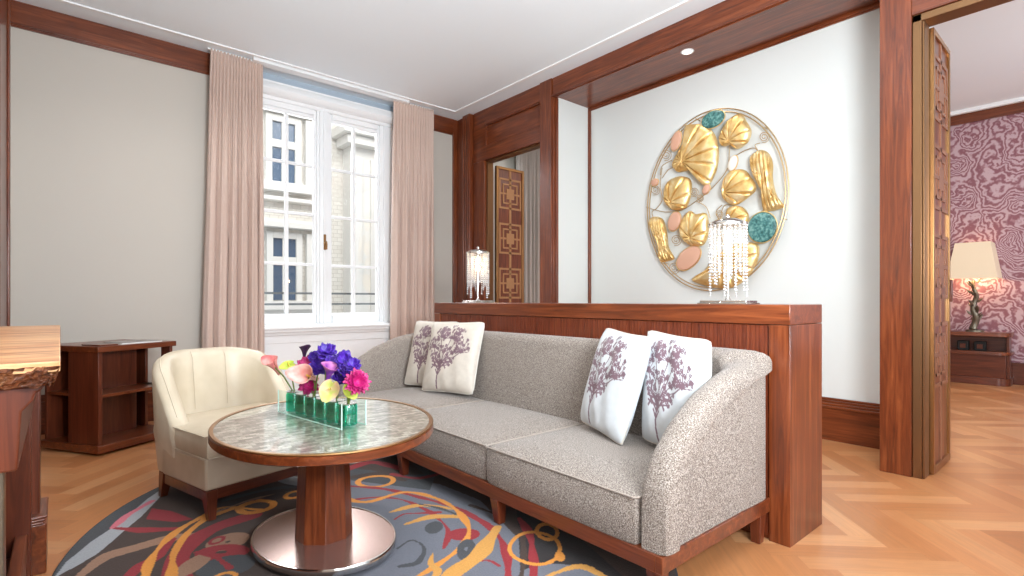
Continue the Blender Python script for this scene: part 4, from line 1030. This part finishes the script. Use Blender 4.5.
# ================================================================== BEDROOM THINGS
ns = thing('nightstand', 'low dark wood nightstand with open shelf and rounded end under the lamp', 'nightstand', (9.72, 1.4, 0))
def rounded(x0, x1, y0, y1, r=.12):
    P = [(x1, y1), (x1, y0), (x0+r, y0)]
    for k in range(1, 7): a = k/6*PI/2; P.append((x0+r-r*math.sin(a), y0+r-r*math.cos(a)))
    P.append((x0, y1)); return P
bm = B(); prism(bm, rounded(9.50, XB-.05, .95, 2.1), 'z', .66, .715); obj('nightstand_top', bm, M['wood_y'], ns, world=True, bevel=.003)
bm = B(); prism(bm, rounded(9.50, XB-.05, .95, 2.1), 'z', .41, .455); obj('shelf', bm, M['wood_y'], ns, world=True, bevel=.003)
bm = B(); prism(bm, rounded(9.52, XB-.05, .96, 2.1), 'z', .0, .10); box(bm, 9.80, XB-.05, 1.0, 2.1, .1, .66); box(bm, 9.62, 9.80, .97, 1.0, .1, .66); box(bm, 9.56, 9.8, 2.07, 2.1, .1, .66); box(bm, 9.56, 9.8, 1.0, 2.07, .1, .41)
obj('nightstand_body', bm, M['dwood_y'], ns, world=True, bevel=.003)
for yy in (1.45, 1.27):
    b_ = thing('socket_box', 'small black box on the shelf, '+('left' if yy > 1.4 else 'right')+' of the pair', 'box', (9.66, yy, .455), 0, 'black boxes in the nightstand')
    bm = B(); box(bm, -.05, .05, -.06, .06, 0, .13); obj('box_body', bm, M['black'], b_, bevel=.006)
    bm = B(); box(bm, -.054, -.05, -.03, .03, .03, .09); obj('box_face', bm, M['dwood_z'], b_)
bl = thing('bedside_lamp', 'lamp with a square ivory shade and a silver leafy stem', 'lamp', (9.70, 1.335, .715))
sc_ = .97
bm = B()
a0, a1, z0, z1 = .265, .185, .735, 1.235
vs = [(-a0, -a0, z0), (a0, -a0, z0), (a0, a0, z0), (-a0, a0, z0)]; vt = [(-a1, -a1, z1), (a1, -a1, z1), (a1, a1, z1), (-a1, a1, z1)]
A_ = [bm.verts.new(v) for v in vs]; C_ = [bm.verts.new(v) for v in vt]
for i in range(4): bm.faces.new((A_[i], A_[(i+1) % 4], C_[(i+1) % 4], C_[i]))
obj('lamp_shade', bm, M['shade2'] if 'shade2' in M else M['shade'], bl, solid=.004, smooth=0)
bm = B(); lathe(bm, [(0, 0), (.10, 0), (.10, .02), (.05, .03), (0, .03)], 24); obj('lamp_base', bm, M['silver'], bl)
bm = B(); P = [(.018*math.sin(k*.9), .018*math.cos(k*.9), .03+k*.045) for k in range(16)]; tube(bm, P, [.045-.0016*k for k in range(16)], 10)
rnd = random.Random(2)
for k in range(26):
    a = rnd.uniform(0, 2*PI); z = .06+k*.025; d = Vector((math.cos(a), math.sin(a), 1.1)).normalized(); p = Vector((.035*math.cos(a), .035*math.sin(a), z))
    tube(bm, [p, p+d*.04, p+d*.085], [.012, .016, .002], 6)
obj('lamp_stem', bm, M['silver'], bl)
bm = B(); lathe(bm, [(0, .80), (.03, .82), (.035, .86), (.02, .90), (0, .91)], 16); obj('lamp_bulb', bm, M['bulb'], bl)
# ================================================================== FLOWERS
FA, FB = Vector((.893, 2.78, .587)), Vector((.985, 2.215, .587))
fd = (FB-FA).normalized(); fp = Vector((fd.y, -fd.x, 0))   # across
if fp.x < 0: fp = -fp
yaw = math.atan2(fd.y, fd.x); mid = (FA+FB)/2
vz = thing('tube_vase', 'clear acrylic stand holding a row of short teal glass tubes', 'vase', (mid.x, mid.y, .587), yaw)
LV = (FB-FA).length
bm = B(); box(bm, -LV/2, LV/2, -.060, -.055, 0, .112); obj('clear_panel', bm, M['acrylic'], vz)
bm = B(); box(bm, -LV/2, LV/2, .055, .060, 0, .112); obj('clear_panel', bm, M['acrylic'], vz)
bm = B(); box(bm, -LV/2, LV/2, -.055, .055, .0005, .006); obj('clear_tray', bm, M['acrylic'], vz)
bm = B()
for s in (-1, 1):
    box(bm, -LV/2-.001, LV/2+.001, s*.061-.0015, s*.061+.0015, -.0, .005)
    for e_ in (-1, 1): box(bm, e_*LV/2-.002, e_*LV/2+.002, s*.061-.002, s*.061+.002, 0, .113)
obj('polished_edge', bm, mat('acrylic_edge', (196, 226, 214), .15), vz)
for k in range(6):
    x = -LV/2+.05+k*(LV-.1)/5
    bm = B(); lathe(bm, [(0, .007), (.040, .007), (.042, .012), (.042, .086), (.038, .098), (.040, .102), (.035, .102), (.034, .092), (.038, .082), (.038, .014), (0, .014)], 24, (x, 0, 0)); o = obj('glass_tube', bm, M['teal'], vz, label='teal glass tube')
    bm = B(); lathe(bm, [(.036, .101), (.041, .101), (.042, .105), (.036, .105)], 24, (x, 0, 0)); obj('tube_collar', bm, M['steel'], o)
M['stem'] = mat('green_stem', (104, 130, 52), .5)
def fmat(name, c1, c2, s=30, rough=.5):
    m = mat(name, c1, rough); v = coords(m); n = noise(m, v, s, 2); base(m, ramp(m, n, [(.35, c1), (.65, c2)])); m.node_tree.nodes['Principled BSDF'].inputs['Subsurface Weight'].default_value = .15
    m.node_tree.nodes['Principled BSDF'].inputs['Subsurface Radius'].default_value = (.01, .01, .01); return m
F_pink = fmat('pink_calla', (222, 150, 140), (236, 186, 176)); F_rose = fmat('rose_calla', (206, 108, 110), (226, 150, 140)); F_mag = fmat('magenta_petal', (150, 10, 84), (188, 24, 110)); F_pur = fmat('violet_petal', (50, 18, 128), (84, 38, 168), 60)
F_dk = fmat('dark_plum_petal', (42, 22, 52), (62, 34, 74)); F_lime = fmat('lime_petal', (176, 196, 60), (202, 214, 96)); F_anth = fmat('green_pink_spathe', (188, 200, 96), (226, 160, 156), 22); F_yel = mat('yellow_spadix', (226, 196, 90), .6)
F_pp = fmat('purple_pink_calla', (110, 40, 150), (206, 120, 170), 18)
def fpos(px, py, off=0):
    d = 2.70-(px-287)/68*.387+off; return at_d(px, py, d)
def fbase(px):  # mouth of the nearest tube
    k = max(0, min(5, round((px-288)/66*5))); x = -LV/2+.05+k*(LV-.1)/5; return mid+fd*x+Vector((0, 0, .085))
def frame(d):
    d = d.normalized(); q = d.to_track_quat('Z', 'Y'); return q.to_matrix().to_4x4()
def flower(name, label, cat, group, px, py, off=0, cb=None):
    b0 = fbase(cb if cb else px); r = thing(name, label, cat, b0, 0, group); head = fpos(px, py, off)-b0
    mdl = head*.5+Vector((0, 0, .015)); bm = B(); tube(bm, [Vector((0, 0, -.07)), Vector((0, 0, 0)), mdl, head*.93], .0035, 6); obj('stem', bm, M['stem'], r)
    return r, head
def calla(label, px, py, dirv, s, m, off=0, cb=None, group='calla lilies in the tubes'):
    s *= 1.2; r, hd = flower('calla_lily', label, 'flower', group, px, py, off, cb); F_ = Matrix.Translation(hd) @ frame(Vector(dirv))
    def f(u, v):
        a = u*2*PI*.97; rad = s*(.12+.10*v+.42*v**3); ln = s*(-.9+1.5*v); tip = math.exp(-((a-PI)/.9)**2)*v*v*s*.75
        x, y = rad*math.cos(a)-tip*.6, rad*math.sin(a); return F_ @ Vector((x, y, ln+tip*.45-(1-math.cos(a))*0))
    bm = B(); grid(bm, f, 28, 12); obj('spathe', bm, m, r, solid=.0015, smooth=180)
    bm = B(); tube(bm, [F_ @ Vector((0, 0, -.5*s)), F_ @ Vector((0, 0, .25*s))], [s*.08, s*.05], 8); obj('spadix', bm, F_yel, r)
def petal(bm, F_, L, W, curl, n=6, ruf=0, ph=0):
    def f(u, v):
        w = W*math.sin(PI*min(1, (v*.92+.06)))**.7*(u-.5)*2; z = curl*L*v*v; return F_ @ Vector((L*v, w, z+ruf*math.sin(u*9+v*7+ph)*v))
    grid(bm, f, n, 7)
def daisy(label, name, px, py, dirv, s, m, layers, group=None, off=0, ruf=0.0, cb=None, wd=.16, center=None):
    r, hd = flower(name, label, 'flower', group, px, py, off, cb); F_ = Matrix.Translation(hd) @ frame(Vector(dirv)); bm = B(); rnd = random.Random(int(px))
    for li, (n, ln, curl) in enumerate(layers):
        for k in range(n):
            a = k*2*PI/n+li*.4+rnd.uniform(-.1, .1)
            petal(bm, F_ @ Matrix.Rotation(a, 4, 'Z') @ Matrix.Translation((0, 0, li*s*.05)), s*ln*rnd.uniform(.9, 1.08), s*wd, curl, ruf=s*ruf, ph=rnd.uniform(0, 6))
    obj('petals', bm, m, r, solid=.001, smooth=180)
    bm = B(); bmesh.ops.create_icosphere(bm, subdivisions=2, radius=s*.14, matrix=F_ @ Matrix.Translation((0, 0, s*.06))); obj('flower_center', bm, center or m, r)
TO = Vector((-.40, -.85, .30))
calla('rose pink calla lily leaning out at the far left of the bouquet', 274, 366, (-.55, -.1, .9), .052, F_rose, 0, 288)
calla('pale pink calla lily in the middle of the bouquet', 309, 376, (-.75, -.5, .35), .062, F_pink, -.08, 305)
calla('slim dark plum calla bud standing above the magenta blooms', 304.5, 352, (.05, 0, 1), .036, F_dk, .02)
calla('purple and pink calla lily below the violet orchids', 330, 372, (.1, -.5, .9), .046, F_pp, -.10)
def anth(label, px, py, s, m, rotz, off, dirv=TO):
    r, hd = flower('anthurium', label, 'flower', 'anthuriums in the tubes', px, py, off); F_ = Matrix.Translation(hd) @ frame(Vector(dirv)) @ Matrix.Rotation(rotz, 4, 'Z'); bm = B()
    def f(u, v):
        a = u*2*PI; R_ = s*(1-.18*math.cos(a)+.25*(abs(math.cos(a/2))**.4-.6))*(.9+.25*math.exp(-((a-PI)/.35)**2)); R_ *= 1-.35*math.exp(-(min(a, 2*PI-a)/.25)**2)
        return F_ @ Vector((R_*v*math.cos(a), R_*v*math.sin(a)*.85, s*.25*v*v))
    grid(bm, f, 40, 8, closeu=True); obj('spathe', bm, m, r, solid=.0015, smooth=180)
    bm = B(); tube(bm, [F_ @ Vector((0, 0, 0)), F_ @ Vector((-s*.1, 0, s*.75))], [s*.1, s*.06], 8); obj('spadix', bm, F_yel, r)
anth('green and pink anthurium hanging low in front of the tubes', 330, 389, .052, F_anth, 1.2, -.12)
anth('lime green anthurium below the magenta daisy bloom', 350, 389, .040, F_lime, 2.0, -.03, (-.2, -.9, .1))
anth('lime green anthurium beside the rose pink calla', 289, 366, .040, F_lime, .5, .02, (-.3, -.5, .8))
daisy('round magenta daisy bloom at the right end of the bouquet', 'gerbera_daisy', 357, 382, (-.15, -.95, .25), .058, F_mag, [(18, 1.0, .1), (16, .86, .35), (14, .7, .65), (12, .5, 1.0)], off=-.06, wd=.19)
daisy('broad ruffled magenta bloom on the upper left of the bouquet', 'ruffled_bloom', 308, 366, (-.4, -.6, .8), .062, F_mag, [(12, 1.0, .1), (10, .8, .4), (8, .5, .8)], 'ruffled magenta blooms', wd=.3, ruf=.08)
daisy('ruffled magenta bloom under the pale pink calla', 'ruffled_bloom', 309, 385, (-.4, -.85, .2), .050, F_mag, [(12, 1.0, .1), (10, .8, .4), (8, .5, .8)], 'ruffled magenta blooms', wd=.3, ruf=.08, off=-.03)
for i, (px, py, s, lb) in enumerate(((326, 353, .044, 'topmost violet orchid of the bouquet'), (319, 366, .042, 'violet orchid behind the pale pink calla'), (334, 365, .046, 'large violet orchid in the centre of the cluster'), (344, 360, .038, 'violet orchid near the right top of the cluster'), (348, 371, .042, 'violet orchid above the magenta daisy bloom'), (314, 357, .026, 'small violet orchid beside the dark plum bud'), (353, 366, .032, 'rightmost small violet orchid'), (341, 377, .04, 'lowest violet orchid, above the anthuriums'))):
    daisy(lb, 'violet_orchid', px, py, (-.3+.2*math.sin(i*2), -.6, .6+.3*math.cos(i*3)), s*1.2, F_pur, [(6, 1.0, .15), (6, .85, .55), (5, .6, 1.0)], 'violet orchids in the tubes', wd=.42, ruf=.12, off=.0)
# ================================================================== LIGHT
wd = bpy.data.worlds.new('world'); S.world = wd; wd.use_nodes = True
wd.node_tree.nodes['Background'].inputs[0].default_value = (.86, .93, 1.0, 1); wd.node_tree.nodes['Background'].inputs[1].default_value = .75
def area(name, loc, target, sx, sy, power, c=(1, 1, 1)):
    l = bpy.data.lights.new(name, 'AREA'); l.shape = 'RECTANGLE'; l.size = sx; l.size_y = sy; l.energy = power; l.color = c
    o = bpy.data.objects.new(name, l); COL.objects.link(o); o.location = loc
    o.rotation_euler = (Vector(target)-Vector(loc)).to_track_quat('-Z', 'Y').to_euler(); return o
def point(name, loc, power, c, r=.03, spot=None):
    l = bpy.data.lights.new(name, 'SPOT' if spot else 'POINT'); l.energy = power; l.color = c; l.shadow_soft_size = r
    if spot: l.spot_size = spot; l.spot_blend = .6
    o = bpy.data.objects.new(name, l); COL.objects.link(o); o.location = loc; return o
area('daylight_window', (2.4, 7.4, 3.5), (2.2, 3.6, .3), 2.2, 2.2, 230, (.90, .95, 1))
area('street_daylight', (4, 8.5, 9), (4, YF, 2), 8, 5, 1050, (1, .99, .96))
area('bedroom_daylight', (7.3, -2.4, 2.0), (7.3, 3, 1.6), 3, 2.4, 150, (.82, .92, 1))
area('bedroom_ceiling_light', (7.0, 1.6, 3.8), (7.0, 1.6, 0), 1.5, 1.5, 40, (1, .93, .84))
point('niche_spot', (4.40, 2.62, 3.43), 10, (1, .93, .82), .04, math.radians(110))
point('crystal_glow_near', (2.75, 1.394, cz+.32), .7, (1, .8, .55), .03)
point('crystal_glow_far', (2.75, 3.645, cz+.32), 6, (1, .74, .45), .03)
point('bedside_glow', (9.70, 1.335, .715+.80), 16, (1, .72, .42), .05)
area('rear_fill', (1.2, -2.1, 1.9), (1.6, 3, 1.9), 4.2, 2.2, 42, (.92, .96, 1))  # added fill light behind the camera; no windows modelled there
area('side_fill', (-1.1, -1.0, 1.9), (3.5, 2.6, 2.0), 2.2, 2.2, 88, (.96, .98, 1))  # added fill from the left, behind the camera, in place of a window
area('ceiling_fill', (.9, -.6, 1.7), (2.0, 1.6, 3.65), .9, .9, 300, (.86, .94, 1))  # unseen light added to brighten the ceiling
# added fill spots just under the ceiling, with no fixtures
for x, y, pw in ((.6, .6, 22), (3.3, 2.4, 22), (.7, 4.4, 50), (1.8, 3.0, 62)):
    point('overhead_fill', (x, y, ZC-.03), pw, (1, .96, .92), .08, math.radians(150))
S.view_settings.view_transform = 'Standard'; S.view_settings.look = 'None'; S.view_settings.exposure = -0.22; S.view_settings.gamma = 1
S.view_settings.use_curve_mapping = False
S.cycles.use_denoising = True; S.cycles.max_bounces = 8; S.cycles.sample_clamp_indirect = 6; S.cycles.transparent_max_bounces = 12
